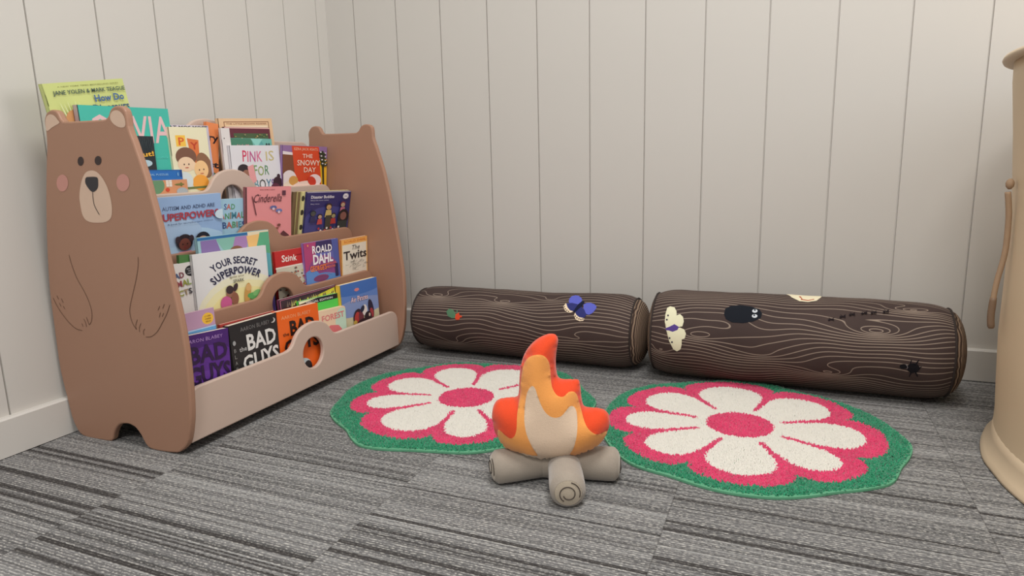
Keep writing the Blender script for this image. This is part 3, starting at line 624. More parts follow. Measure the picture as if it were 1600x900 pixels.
def glyph(ch, bold):
    key = (ch, bold)
    if key in GLY: return GLY[key]

    def build(txt):
        cu = bpy.data.curves.new('t', 'FONT'); cu.body = txt; cu.size = 1.0; cu.offset = bold; cu.resolution_u = 2; cu.fill_mode = 'FRONT'
        o = bpy.data.objects.new('t', cu); COL.objects.link(o)
        dg = bpy.context.evaluated_depsgraph_get()
        me = bpy.data.meshes.new_from_object(o.evaluated_get(dg))
        me.calc_loop_triangles()
        vs = [(v.co.x, v.co.y) for v in me.vertices]; tr = [tuple(t_.vertices) for t_ in me.loop_triangles]
        bpy.data.objects.remove(o); bpy.data.curves.remove(cu); bpy.data.meshes.remove(me)
        return vs, tr
    vs, tr = build(ch)
    ref, _ = build('|'); ref2, _ = build('|' + ch + '|')
    wd = (max(p[0] for p in ref2) - min(p[0] for p in ref2)) - (max(p[0] for p in ref) - min(p[0] for p in ref))
    wd1, _ = build('||'); adv0 = (max(p[0] for p in wd1) - min(p[0] for p in wd1)) - (max(p[0] for p in ref) - min(p[0] for p in ref))
    GLY[key] = (vs, tr, wd - adv0)
    return GLY[key]


def clip_tri(tri, x0, y0, x1, y1):
    P = list(tri)
    for ax, lim, sg in ((0, x0, 1), (0, x1, -1), (1, y0, 1), (1, y1, -1)):
        Q = []
        for i in range(len(P)):
            a, b = P[i - 1], P[i]
            ia, ib = (a[ax] - lim) * sg >= 0, (b[ax] - lim) * sg >= 0
            if ia != ib:
                t_ = (lim - a[ax]) / (b[ax] - a[ax])
                Q.append(tuple(a[k] + (b[k] - a[k]) * t_ for k in (0, 1)))
            if ib: Q.append(b)
        P = Q
        if len(P) < 3: return []
    return P


class Art:
    """printed picture on a cover; x runs 0..1 across the cover, y runs down from its top, both in cover widths"""
    def __init__(s, w, h): s.w, s.h, s.el, s.rnd = w, h, [], random.Random(7)

    def tris(s, T, c): s.el.append((T, lin(c)))

    def P(s, pts, c):
        pts = [tuple(p) for p in pts]
        tr = tessellate_polygon([[Vector((x, y, 0)) for x, y in pts]])
        s.tris([tuple(pts[i] for i in t_) for t_ in tr], c); return s

    def R(s, x0, y0, x1, y1, c): return s.P([(x0, y0), (x1, y0), (x1, y1), (x0, y1)], c)

    def E(s, cx, cy, rx, ry, c, rot=0, n=22):
        r = math.radians(rot)
        return s.P([(cx + rx * math.cos(a) * math.cos(r) - ry * math.sin(a) * math.sin(r), cy + rx * math.cos(a) * math.sin(r) + ry * math.sin(a) * math.cos(r)) for a in [2 * math.pi * i / n for i in range(n)]], c)

    def S(s, cx, cy, r0, r1, n, c):
        return s.P([(cx + (r0 if i % 2 else r1) * math.cos(math.pi * i / n), cy + (r0 if i % 2 else r1) * math.sin(math.pi * i / n)) for i in range(2 * n)], c)

    def T(s, txt, x0, x1, yt, yb, c, bold=0.0, slope=0.0, arc=0.0, jit=0.0, shear=0.0, cols=None):
        H = (yb - yt) / 0.73
        bold = round(bold * .55, 4)
        gl = [glyph(ch, bold) if ch != ' ' else ([], [], 0.3) for ch in txt]
        tot = sum(g[2] for g in gl); sx = (x1 - x0) / tot
        pen = x0; mx = (x0 + x1) / 2; hw = (x1 - x0) / 2
        for i, (vs, tr, adv) in enumerate(gl):
            cx = pen + adv * sx / 2; q = (cx - mx) / hw
            yb_ = yb + slope * (cx - x0) + arc * q * q
            ang = math.atan(-slope - 2 * arc * q / hw) + s.rnd.uniform(-jit, jit); dy = s.rnd.uniform(-jit, jit) * (yb - yt) * .6
            sc = 1 + s.rnd.uniform(-jit, jit) * .8
            pts = []
            for (px, py) in vs:
                lx = (px - adv / 2) * sx * sc + shear * py * H; ly = py * H * sc - (yb - yt) / 2
                pts.append((cx + lx * math.cos(ang) - ly * math.sin(ang), yb_ - (yb - yt) / 2 + dy - (lx * math.sin(ang) + ly * math.cos(ang))))
            if tr: s.tris([tuple(pts[k] for k in t_) for t_ in tr], cols[i % len(cols)] if cols else c)
            pen += adv * sx
        return s


def rrect(w, h, r, n=5):
    P = []
    for cx, cy, a0 in ((w - r, r, -90), (w - r, h - r, 0), (r, h - r, 90), (r, r, 180)):
        P += [(cx + r * math.cos(math.radians(a0 + 90 * i / n)), cy + r * math.sin(math.radians(a0 + 90 * i / n))) for i in range(n + 1)]
    return P


def book(key, label, group, bg, draw, spine=None, round_=0.0, h=None, edge=None):
    tier, x, y, z, w, roll, lean, t, ky = BOOKPOS[key]
    zf = {1: .0270, 2: .1145, 3: .2295, 4: .3495}[tier]
    hh = (z - zf) / math.cos(lean) - w * max(0.0, math.sin(-roll)) - 0.0005
    hh = (hh - 0.0) / math.cos(roll)
    U = Vector((0, 1, 0)); Vv = Vector((-math.sin(lean), 0, math.cos(lean))); N = U.cross(Vv)
    U2 = U * math.cos(roll) + Vv * math.sin(roll); V2 = -U * math.sin(roll) + Vv * math.cos(roll)
    O = Vector((x, y, z)) - V2 * hh
    e = bpy.data.objects.new('book', None); COL.objects.link(e); e.empty_display_size = .02
    e.matrix_world = Matrix(((U2.x, V2.x, N.x, O.x), (U2.y, V2.y, N.y, O.y), (U2.z, V2.z, N.z, O.z), (0, 0, 0, 1)))
    tag(e, label, 'book', group)
    tb = min(0.0012, t * .16)
    bgc = lin(bg); sp = lin(spine or bg)
    V, F, C = [], [], []

    def addbox(x0, x1, y0, y1, z0, z1, c):
        s = len(V); bv, bf = box(x0, x1, y0, y1, z0, z1); V.extend(bv); F.extend(tuple(i + s for i in q) for q in bf); C.extend([c] * 6)
    if round_:
        pl = rrect(w, hh, round_); sv, sf = slab(pl, [], t, 0.0008)
        V += [(a, b, c - t) for a, b, c in sv]; F += sf; C += [bgc] * len(sf)
    else:
        addbox(0, w, 0, hh, -tb, 0, bgc)
        addbox(0, w, 0, hh, -t, -t + tb, sp)
        addbox(0, tb, 0, hh, -t, 0, sp)
    a = Art(w, hh / w / ky)
    if draw: draw(a)
    lv = 0
    for T, c in a.el:
        lv += 1; zz = 0.00006 * lv
        for tri in T:
            q = clip_tri([(p[0], p[1] * ky) for p in tri], 0.004, 0.004, 0.996, hh / w - .004)
            if len(q) < 3: continue
            pp = [(p[0] * w, hh - p[1] * w) for p in q]
            if area2(pp) < 0: pp = pp[::-1]
            if abs(area2(pp)) < 1e-10: continue
            s = len(V); V += [(p[0], p[1], zz) for p in pp]; F.append(tuple(range(s, s + len(pp)))); C.append(c)
    obj('cover', V, F, M_PRINT, e, False, C)
    if not round_:
        v, f = box(tb, w - 0.0008, 0.002, hh - 0.0004, -t + tb, -tb)
        obj('pages', v, f, M_PAGE if edge is None else edge, e)
    return e


def person(a, x, y, s, skin, hair, top, hairy=1.0):
    s *= 1.15
    a.E(x, y - s * .1, s * .62, s * .66 * hairy, hair); a.E(x, y + s * .08, s * .46, s * .5, skin)
    a.P([(x - s * .7, y + s * 2.1), (x - s * .5, y + s * .65), (x + s * .5, y + s * .65), (x + s * .7, y + s * 2.1)], top)
    a.E(x - s * .18, y + s * .05, s * .05, s * .06, (40, 30, 30)); a.E(x + s * .18, y + s * .05, s * .05, s * .06, (40, 30, 30))
    a.E(x, y + s * .3, s * .14, s * .05, (150, 60, 60))


G4, G3, G2, G1 = 'picture books on the top tier', 'picture books on the second tier from the top', 'books on the third tier from the top', 'paperbacks on the bottom tier'


def d_dino(a):
    a.T('A NEW YORK TIMES BESTSELLING SERIES', .16, .92, .045, .063, (120, 120, 60))
    a.T('JANE YOLEN & MARK TEAGUE', .09, .985, .10, .155, (62, 84, 80), .03)
    a.T('How Do', .55, .94, .19, .285, (66, 100, 150), .05)
    a.T('Dinosaurs', .50, .98, .32, .42, (52, 80, 110), .05)
    for i in range(6): a.P([(.16 + i * .035, .5), (.12 + i * .045, .24 + .03 * (i % 2)), (.18 + i * .035, .5)], (226, 232, 190))
    a.E(.26, .48, .12, .12, (206, 150, 96))


def d_olivia(a):
    a.T('OLIVIA', .09, .99, .085, .43, (226, 188, 190), .015)
    a.T('by the author', .62, .92, .60, .63, (96, 210, 196))


def d_blacks(a):
    for i in range(14): a.P([(.1 + i * .065, .05 + .1 * (i % 3)), (.14 + i * .065, .05 + .1 * (i % 3)), (.02 + i * .06, .75), (.0 + i * .06, .75)], (44, 56, 62))
    a.T('out!', .1, .95, .78, 1.0, (238, 178, 54), .05, slope=-.1)
    a.E(.5, 1.28, .3, .16, (180, 205, 215))


def d_puzz(a):
    a.R(0, 0, 1, .155, (34, 108, 184)); a.R(0, 0, 1, .02, (26, 84, 150)); a.R(.95, .0, 1, .155, (22, 66, 130))
    a.T('MORE ANIMAL PUZZLES', .02, .70, .075, .115, (150, 196, 230), .02)
    a.E(.90, .095, .015, .04, (120, 170, 214))


def d_puzz2(a):
    a.R(0, 0, 1, .5, (216, 148, 104)); a.E(.22, .12, .22, .22, (104, 146, 108))
    a.R(.48, .0, .62, .17, (236, 226, 212))
    for i in range(3): a.R(.475, .045 + i * .055, .625, .05 + i * .055, (200, 150, 120))
    a.R(.545, 0, .552, .17, (200, 150, 120)); a.E(.50, .24, .05, .05, (208, 74, 46))
    a.E(.80, .12, .12, .025, (120, 120, 60)); a.E(.84, .12, .03, .05, (120, 120, 60)); a.E(.85, .3, .14, .1, (170, 178, 182))


def d_happy(a):
    pass
    a.R(.15, .22, .40, .52, (243, 194, 76)); a.T('P', .20, .36, .27, .48, (214, 96, 40), .04)
    a.P([(.44, .30), (.74, .35), (.70, 1.1), (.50, .95)], (219, 118, 62)); a.T('Y', .52, .70, .40, .60, (186, 60, 36), .04)
    a.E(.36, .80, .27, .26, (122, 84, 66)); a.E(.34, 1.0, .22, .20, (238, 206, 172)); a.E(.52, 1.05, .08, .12, (238, 206, 172))
    a.E(.82, 1.05, .20, .36, (140, 100, 72), -12); a.E(.72, 1.16, .19, .25, (240, 196, 140)); a.E(.66, 1.52, .22, .22, (240, 164, 64))
    a.E(.26, 1.45, .2, .25, (214, 222, 222)); a.R(0, 1.62, 1, 1.68, (110, 120, 66))
    a.E(.28, 1.0, .016, .022, (70, 50, 44)); a.E(.40, 1.0, .016, .022, (70, 50, 44)); a.E(.66, 1.17, .016, .022, (70, 50, 44)); a.E(.78, 1.16, .016, .022, (70, 50, 44)); a.E(.34, 1.09, .05, .012, (196, 90, 70)); a.E(.72, 1.27, .05, .012, (196, 90, 70))


def d_mos(a): a.T('AT MOS MOST', .02, .97, .015, .09, (40, 36, 44), .06)


def d_orangeb(a):
    a.T('ry', .15, .95, .9, 1.5, (36, 32, 40), .05); a.T('st', .2, .95, 3.2, 3.7, (36, 32, 40), .08); a.E(.5, 5.0, .6, .9, (52, 120, 90))


def d_whitei(a):
    a.R(.0, 0, .04, 1.3, (214, 206, 204)); a.E(.3, 1.15, .06, .07, (60, 50, 50))


def d_tan(a):
    for q in ((.09, .06, .93, .075), (.09, .06, .103, 1.4), (.917, .06, .93, 1.4)): a.R(*q, (140, 96, 72))
    a.T('THE LITTLE BROWN READER', .13, .88, .088, .115, (150, 100, 80), .01); a.R(.11, .14, .90, 1.4, (226, 206, 178))


def d_maroon(a):
    a.R(0, 0, 1, .03, (226, 178, 170)); a.R(.18, .14, .95, .75, (72, 92, 62))
    rr = random.Random(3)
    for i in range(60): a.E(.2 + rr.random() * .73, .16 + rr.random() * .5, .02, .014, rr.choice([(150, 130, 80), (110, 130, 76), (180, 150, 110), (60, 96, 70)]), n=7)
    a.E(.35, .6, .1, .02, (220, 150, 140))


def d_teal(a):
    a.P([(0, 0), (.5, 0), (.55, .24), (0, .24)], (70, 128, 104)); a.P([(.48, 0), (.62, .22), (.78, .0)], (142, 206, 196)); a.P([(.6, .3), (.74, .05), (.86, .3)], (90, 160, 160))
    a.T('Little Miss', .16, .50, .14, .24, (238, 150, 160), .03); a.E(.86, .15, .02, .04, (30, 40, 44)); a.E(.92, .15, .02, .04, (30, 40, 44))


def d_pink(a):
    P_ = (206, 70, 112)
    a.T('PINK', .22, .62, .10, .34, P_, .02, jit=.05, slope=.03, cols=[(206, 60, 96), (220, 96, 130), (190, 84, 140), (214, 110, 150)])
    a.T('IS', .68, .88, .11, .33, (198, 184, 126), .0, jit=.04)
    a.T('FOR', .42, .74, .42, .64, P_, .0, jit=.06, cols=[(112, 160, 96), (140, 160, 70), (84, 140, 96)])
    a.T('BOYS', .40, .84, .72, .95, P_, .0, jit=.08, cols=[(96, 150, 160), (70, 70, 70), (64, 120, 150), (120, 80, 150)])
    a.E(.22, .50, .11, .11, (44, 34, 40)); a.E(.27, .58, .07, .07, (150, 104, 84)); a.P([(.30, .45), (.42, .4), (.46, .75), (.34, .85)], (230, 160, 160))
    a.E(.90, .82, .10, .13, (58, 32, 44)); a.E(.84, .95, .1, .12, (92, 40, 62)); a.E(.93, .68, .035, .05, (58, 32, 44))


def d_snowy(a):
    a.R(0, 0, 1, .16, (146, 112, 160)); a.R(0, .16, .26, 1.0, (126, 78, 56)); a.P([(0, .13), (.24, .16), (.26, .22), (0, .20)], (232, 222, 222))
    a.R(.77, 0, 1, .30, (146, 112, 160)); a.R(.77, .30, 1, 1.2, (240, 186, 44))
    a.P([(.19, .0), (.80, .0), (.88, 1.1), (.30, 1.1)], (214, 74, 40))
    a.T('EZRA JACK KEATS', .24, .77, .04, .10, (243, 190, 160), .01)
    a.T('THE', .42, .65, .18, .275, (244, 214, 196), .02); a.T('SNOWY', .30, .82, .32, .45, (244, 214, 196), .025); a.T('DAY', .44, .72, .49, .61, (244, 214, 196), .025)
    a.E(.13, .82, .17, .26, (236, 222, 222)); a.E(.20, 1.0, .22, .22, (236, 220, 200)); a.E(.22, .80, .10, .11, (214, 158, 84))
    a.E(.52, 1.0, .35, .19, (240, 214, 200)); a.E(.70, .80, .15, .14, (240, 220, 220), 20); a.E(.63, .82, .09, .12, (206, 62, 44), -30)
    a.P([(.85, .1), (.90, .1), (.93, 1.1), (.90, 1.1)], (40, 50, 36))
    for i in range(4): a.E(.84 + .012 * i, .16 + .085 * i, .055, .035, (46, 56, 36), 30); a.E(.91 + .012 * i, .18 + .085 * i, .05, .035, (46, 56, 36), -30)
    for i in range(4): a.E(.83 + .015 * i, .13 + .09 * i, .02, .016, (230, 225, 225)); a.E(.94, .15 + .09 * i, .018, .014, (230, 225, 225))


def d_autism(a):
    a.E(.5, .9, .7, .45, (176, 206, 232)); a.E(.3, .5, .4, .2, (170, 196, 226))
    a.T('AUTISM AND ADHD ARE', .19, .90, .13, .185, (70, 84, 118), .015)
    a.T('SUPERPOWERS', .13, .95, .225, .325, (172, 64, 78), .06, jit=.04)
    a.T('A book for neurodivergent children', .24, .85, .36, .388, (76, 88, 120), .0)
    person(a, .44, .66, .15, (122, 66, 54), (44, 32, 38), (226, 150, 170)); a.E(.35, .60, .035, .05, (60, 44, 50)); a.E(.53, .60, .035, .05, (60, 44, 50))
    person(a, .69, .66, .15, (206, 158, 128), (36, 34, 44), (220, 226, 232)); a.E(.97, .30, .09, .07, (204, 224, 236)); a.E(.88, .70, .08, .06, (206, 224, 236))


def d_sad(a):
    cs = [(58, 84, 140), (196, 90, 70), (84, 146, 96), (150, 110, 70), (70, 130, 150)]
    a.T('SAD', .24, .62, .16, .36, cs[0], .04, jit=.06, cols=cs); a.T('ANIMAL', .10, .92, .46, .68, cs[0], .04, jit=.08, cols=cs[1:])
    a.T('BABIES', .16, .95, .78, 1.0, cs[0], .04, jit=.06, cols=cs); a.E(.3, 1.5, .3, .3, (200, 222, 234))


def d_cind(a):
    a.R(0, 0, .035, 1.6, (96, 60, 62)); a.R(.035, 0, .05, 1.6, (232, 150, 156))
    a.T('READ TO ME CLASSICS', .30, .62, .055, .075, (130, 60, 66), .02)
    a.T('Cinderella', .14, .76, .15, .34, (84, 40, 50), .0, shear=.25, jit=.01)
    a.P([(.12, .20), (.14, .20), (.22, .62), (.20, .62)], (110, 60, 66))
    a.R(.78, .09, .86, .20, (96, 50, 66))
    for x, y, c in ((.58, .46, (96, 104, 156)), (.70, .54, (104, 120, 176))):
        a.E(x - .035, y, .045, .028, c, -35); a.E(x + .035, y, .045, .028, c, 35); a.E(x, y + .04, .03, .03, (216, 196, 210))
    a.E(.70, .88, .04, .03, (120, 70, 60)); a.E(.66, .95, .035, .025, (140, 84, 70)); a.P([(.70, 1.12), (.80, 1.02), (.93, 1.14), (.93, 1.2), (.66, 1.2)], (92, 48, 52))
    a.E(.3, 1.0, .25, .12, (240, 176, 172))


def d_dots(a):
    for y in (.14, .44, .76, 1.04): a.E(.03, y, .03, .06, (60, 54, 40))


def d_disaster(a):
    a.E(.5, .75, .55, .4, (70, 70, 132)); a.R(0, 0, 1, .02, (200, 192, 206))
    a.T('Disaster Buddies', .09, .60, .085, .155, (232, 226, 232), .04); a.T('When the storm comes', .08, .47, .185, .21, (206, 202, 220), .01)
    a.T('Many voices', .08, .27, .265, .29, (196, 192, 214), .01)
    a.S(.86, .12, .055, .08, 12, (236, 232, 236)); a.T('NEW', .82, .90, .105, .135, (80, 76, 130), .02)
    person(a, .15, .50, .085, (84, 88, 84), (50, 54, 60), (54, 52, 92)); person(a, .30, .58, .075, (206, 170, 140), (44, 36, 40), (196, 80, 78))
    person(a, .48, .36, .10, (204, 164, 112), (60, 44, 40), (206, 182, 112)); a.R(.42, .56, .55, .95, (70, 66, 56))
    person(a, .60, .58, .08, (168, 158, 112), (56, 46, 44), (178, 60, 56)); person(a, .80, .32, .085, (196, 172, 140), (128, 60, 66), (190, 110, 130))
    a.E(.83, .62, .13, .19, (36, 32, 36)); a.E(.83, .60, .075, .10, (136, 92, 82)); a.R(.70, .72, .93, 1.0, (52, 62, 60))
    for i in range(12): a.E(.28 + .045 * i, .86 + .05 * (i % 2), .022, .028, [(190, 60, 60), (226, 214, 210), (70, 80, 90)][i % 3])


def d_green(a): a.R(0, 0, 1, 5, (76, 124, 66))


def d_facts(a):
    a.E(.66, .28, .17, .17, (38, 36, 40)); a.T('SAD BUT', .55, .77, .19, .23, (220, 220, 220), .01); a.T('TRUE', .58, .74, .26, .30, (220, 220, 220), .01); a.T('ANIMALS', .55, .77, .33, .37, (220, 220, 220), .01)
    cs = [(150, 64, 70), (60, 90, 140), (146, 150, 60), (150, 120, 60)]
    a.T('SAD', .06, .44, .30, .48, cs[0], .05, slope=-.1, cols=[(90, 120, 80), (70, 90, 130), (130, 60, 76)])
    a.T('ANIMAL', -.22, .62, .58, .78, cs[0], .05, slope=-.1, cols=[cs[1], cs[3], (130, 60, 76), (150, 70, 80), cs[2], (140, 160, 90)])
    a.T('FACTS', -.1, .62, .88, 1.06, cs[0], .06, slope=-.1, cols=[cs[0], cs[1], cs[2], (160, 140, 110), (66, 66, 72)])


def d_yss(a):
    a.E(.62, .98, .66, .62, (230, 227, 200)); a.E(.62, .98, .60, .52, (232, 226, 178)); a.E(.62, 1.0, .52, .44, (233, 223, 158))
    a.T('YOUR SECRET', .22, .84, .10, .20, (40, 42, 72), .05, arc=.09, slope=.0)
    a.T('SUPERPOWER', .20, .88, .245, .35, (40, 42, 72), .05, arc=.12)
    a.T('Ignite your', .44, .64, .37, .40, (90, 80, 60), .0); a.T('SPARK', .48, .63, .425, .475, (80, 76, 56), .01)
    a.E(.36, .74, .075, .10, (196, 92, 142)); a.E(.43, .61, .06, .06, (150, 104, 84)); a.E(.42, .56, .05, .06, (60, 44, 48)); a.E(.50, .54, .03, .06, (60, 44, 48), 20)
    a.E(.48, .70, .05, .09, (140, 90, 70)); a.E(.66, .66, .045, .15, (196, 150, 80), 10); a.E(.68, .58, .04, .05, (214, 170, 110)); a.E(.75, .72, .10, .05, (90, 160, 90), 15); a.E(.79, .68, .06, .04, (120, 180, 110), -20)


def d_tri(a):
    a.R(0, 0, 1, 1.5, (150, 190, 196)); a.R(0, 0, .70, .045, (40, 104, 160)); a.R(.68, 0, 1, .07, (228, 214, 184))
    for pts, c in (([(.04, .05), (.24, .05), (.36, .5), (.04, .5)], (134, 112, 168)), ([(.24, .05), (.50, .05), (.40, .36)], (130, 184, 170)), ([(.50, .05), (.68, .05), (.62, .5), (.42, .3)], (166, 128, 180)),
                   ([(.66, .06), (.86, .05), (.70, .5)], (236, 190, 120)), ([(.86, .03), (1, .03), (1, .4), (.78, .3)], (92, 170, 130)), ([(.80, .3), (1, .38), (1, .8), (.72, .7)], (92, 168, 180)), ([(.74, .62), (1, .74), (1, 1.4), (.7, 1.4)], (92, 74, 148))): a.P(pts, c)
    a.E(.50, .40, .15, .22, (132, 90, 66)); a.E(.53, .46, .08, .14, (232, 202, 172))


def d_stink(a):
    a.R(0, 0, 1, .50, (190, 40, 40)); a.R(0, .50, 1, .55, (232, 222, 210)); a.T('Stink', .20, .66, .15, .36, (240, 234, 226), .03, jit=.08); a.T('THE INCREDIBLE', .66, .95, .18, .22, (120, 22, 24), .01)
    a.R(0, .55, 1, 2, (206, 200, 180))
    rr = random.Random(5)
    for i in range(80): a.E(rr.random(), .6 + rr.random() * .9, .035, .03, rr.choice([(96, 96, 92), (160, 160, 110), (180, 120, 90), (70, 74, 80), (200, 190, 120), (150, 60, 60)]), rr.random() * 90, n=7)


def d_dahl(a):
    a.P([(0, 0), (.35, 0), (.25, 1.0), (0, 1.0)], (176, 66, 116)); a.P([(.35, 0), (.85, 0), (.8, .35), (.3, .35)], (52, 40, 92)); a.P([(.8, 0), (1, 0), (1, 1.4), (.9, 1.4)], (80, 92, 160))
    a.E(.5, .85, .42, .42, (140, 70, 130)); a.E(.45, 1.35, .6, .4, (88, 138, 200)); a.E(.15, 1.1, .25, .3, (96, 140, 204)); a.E(.42, 1.1, .22, .1, (126, 64, 110)); a.R(.84, .75, .94, 1.15, (44, 36, 84))
    a.T('ROALD', .22, .80, .12, .34, (244, 238, 240), .05, jit=.05); a.T('DAHL', .22, .80, .38, .66, (244, 238, 240), .06, jit=.05)
    a.T("GEORGE'S", .12, .58, .70, .86, (240, 130, 56), .05, jit=.05); a.T('MARVELLOUS', .56, .88, .68, .74, (230, 110, 80), .03); a.T('MEDICINE', .58, .84, .77, .84, (230, 120, 70), .03)
    a.T('Illustrated by Quentin Blake', .32, .72, .98, 1.01, (200, 90, 110)); a.E(.56, 1.24, .045, .03, (240, 160, 70)); a.E(.1, 1.42, .16, .05, (220, 90, 96)); a.E(.08, .08, .015, .03, (236, 170, 70))


def d_twits(a):
    a.R(0, 0, 1, .2, (240, 176, 92)); a.R(0, 0, 1, .02, (200, 110, 50)); a.R(.04, .22, .955, 2, (232, 224, 206)); a.T('ROALD DAHL', .10, .94, .06, .15, (214, 120, 50), .02)
    a.T('The', .36, .68, .26, .45, (86, 80, 76), .0, shear=.2); a.T('Twits', .07, .96, .46, .80, (44, 40, 42), .03)
    rr = random.Random(8)
    for i in range(46):
        x, y, an = .22 + rr.random() * .6, .92 + rr.random() * .35, rr.random() * 3
        a.P([(x, y), (x + .16 * math.cos(an), y - .1 * math.sin(an)), (x + .16 * math.cos(an) + .012, y - .1 * math.sin(an) + .012)], (60, 56, 56))


def d_lilac(a):
    a.E(.78, .30, .18, .18, (236, 186, 64)); a.T('OVER', .68, .88, .20, .25, (120, 80, 40), .01); a.T('1000', .68, .88, .28, .33, (120, 80, 40), .01); a.T('SOLD', .70, .86, .36, .41, (120, 80, 40), .01)
    a.R(0, .56, 1, .74, (90, 152, 200)); a.R(0, .54, 1, .58, (170, 196, 226)); a.R(0, .74, 1, 1.2, (236, 228, 222)); a.E(.08, -.02, .02, .02, (120, 80, 130))


def d_bad(col, the, small, moon, outline=None):
    def d(a):
        a.T('AARON BLABEY', .06 if not moon else .22, .84, .10, .19, small, .0, jit=.05)
        a.T('BAD', .30, .94, .27, .62, col, .05, jit=.06); a.T('the', .15, .30, .50, .60, the, .01)
        a.T('GUYS', .18, .96, .69, 1.02, col, .05, jit=.06)
        if moon: a.E(.90, .14, .055, .055, (206, 204, 200)); a.E(.875, .125, .05, .05, (40, 39, 40))
        if moon:
            for i, ch in enumerate('BLABEY'): a.T(ch, .035, .085, .50 + i * .13, .58 + i * .13, (140, 138, 136), .0)
            a.E(.06, .38, .03, .05, (160, 160, 160))
    return d


def d_purple(a):
    a.E(.5, .8, .7, .5, (92, 46, 140)); a.E(.5, 1.2, .5, .35, (104, 56, 156)); a.T('AARON BLABEY', .05, .86, .10, .18, (176, 140, 200), .0, jit=.05)
    a.T('BAD', .10, .95, .25, .64, (48, 26, 66), .06, jit=.06); a.T('GUYS', .06, .98, .72, 1.12, (46, 24, 66), .06, jit=.06); a.P([(.12, 1.3), (.2, 1.12), (.26, 1.3)], (120, 70, 170))


def d_orangeg(a):
    a.T('AARON BLABEY', .10, .80, .13, .22, (240, 170, 120), .0, jit=.05); a.T('BAD', .26, .88, .28, .64, (42, 28, 26), .07, jit=.06); a.T('the', .10, .24, .54, .63, (60, 34, 24), .01)
    a.T('GUYS', .10, .95, .72, 1.06, (42, 28, 26), .07, jit=.06)
    a.E(.5, 1.5, .2, .2, (196, 210, 214)); a.E(.62, 1.55, .1, .16, (30, 30, 34)); a.R(.36, 1.36, .52, 1.38, (60, 120, 150))


def d_yellow(a):
    a.R(0, 0, 1, 1, (58, 40, 50)); a.R(.02, .018, .98, .024, (226, 130, 160)); a.R(.02, .018, .026, 1, (226, 130, 160))
    a.P([(.2, .30), (.35, .16), (.85, .06), (.97, .04), (.97, .10), (.45, .22), (.3, .32)], (214, 206, 60))
    rr = random.Random(2)
    for i in range(26):
        x = .08 + i * .034; a.P([(x, .20 - .04 * (i % 3)), (x + .02, .05 + .03 * rr.random()), (x + .035, .17)], rr.choice([(60, 44, 40), (190, 180, 110), (120, 100, 90), (232, 226, 90)]))


def d_greenb(a):
    a.R(0, 0, 1, .14, (28, 26, 36)); a.T('SPECIAL EDITION', .18, .86, .055, .11, (226, 226, 222), .03); a.P([(0, 0), (.5, .0), (0, .08)], (230, 226, 190))
    a.R(0, .14, 1, 1.4, (84, 206, 84)); a.T('WARS', .22, .86, .36, .62, (30, 70, 40), .06)


def d_forest(a):
    a.E(.85, .55, .25, .5, (196, 222, 200)); a.R(.03, .03, .97, .035, (246, 226, 190)); a.T('FOREST', .12, .93, .20, .42, (222, 128, 128), .04, slope=-.04)
    a.P([(.30, .66), (.42, .60), (.7, .66), (.82, .84), (.76, .90), (.40, .88)], (222, 120, 122)); a.E(.2, 1.0, .4, .2, (240, 208, 190))


def d_ship(a):
    a.E(.5, .05, .9, .32, (66, 110, 182)); a.E(.5, 1.1, .8, .5, (206, 196, 160)); a.E(.5, .72, .75, .25, (132, 150, 196))
    a.E(.42, .22, .065, .045, (214, 130, 130))
    a.T('Air Pirates', .24, .70, .40, .55, (64, 72, 130), .10, jit=.06); a.T('Air Pirates', .24, .70, .40, .55, (238, 206, 210), .03, jit=.06)
    for x, y, rx, ry, c, r in ((.38, .98, .12, .22, (52, 36, 46), 8), (.36, 1.0, .07, .16, (178, 60, 56), 8), (.47, 1.02, .07, .2, (110, 50, 60), 0), (.58, .85, .07, .16, (226, 216, 210), 0), (.52, .80, .05, .10, (40, 44, 66), 20),
                            (.76, .86, .07, .28, (44, 38, 60), -6), (.77, .98, .05, .14, (166, 60, 66), -6), (.66, 1.05, .10, .14, (44, 32, 40), 0), (.56, 1.15, .2, .08, (56, 34, 40), 0), (.30, 1.12, .05, .06, (196, 160, 70), 0), (.70, 1.02, .025, .05, (220, 190, 170), 0)): a.E(x, y, rx, ry, c, r)


book('dino', 'tall pale green picture book tilted behind the near bear ears, highest of all', G4, (199, 208, 130), d_dino)
book('olivia', 'turquoise picture book with big pink capital letters behind the bear ear', G4, (66, 184, 166), d_olivia, (190, 170, 176))
book('black_small', 'small black book with yellow writing in front of the turquoise book', G4, (34, 42, 48), d_blacks)
book('puzzles', 'blue-topped puzzle book low in front of the turquoise book', G4, (34, 108, 184), d_puzz)
book('puzz2', 'orange and green picture book showing a white window, lowest on the top tier', G4, (216, 148, 104), d_puzz2)
book('happy', 'cream picture book with yellow and orange letter flags and two children', G4, (232, 226, 192), d_happy)
book('mos', 'pale lilac book whose black title peeps above the cream book', G4, (198, 190, 206), d_mos)
book('orange', 'narrow orange book with black writing beside the cream children book', G4, (228, 136, 82), d_orangeb)
book('whitei', 'plain white book showing a strip left of the pink-titled white book', G4, (222, 216, 214), d_whitei)
book('tanframe', 'tall cream book with a thin brown frame behind the pink-titled white book', G4, (226, 190, 150), d_tan)
book('maroon', 'maroon book with a garden picture in front of the cream framed book', G4, (98, 38, 54), d_maroon)
book('teal', 'green and aqua book peeping just above the pink-titled white book', G4, (110, 178, 168), d_teal)
book('pink', 'white picture book with pink, cream and green hand-drawn title letters', G4, (222, 220, 224), d_pink)
book('snowy', 'orange-red picture book with white title, snow mounds and yellow side', G4, (146, 112, 160), d_snowy)
book('autism', 'light blue book with a dark red title and two smiling children', G3, (150, 180, 220), d_autism)
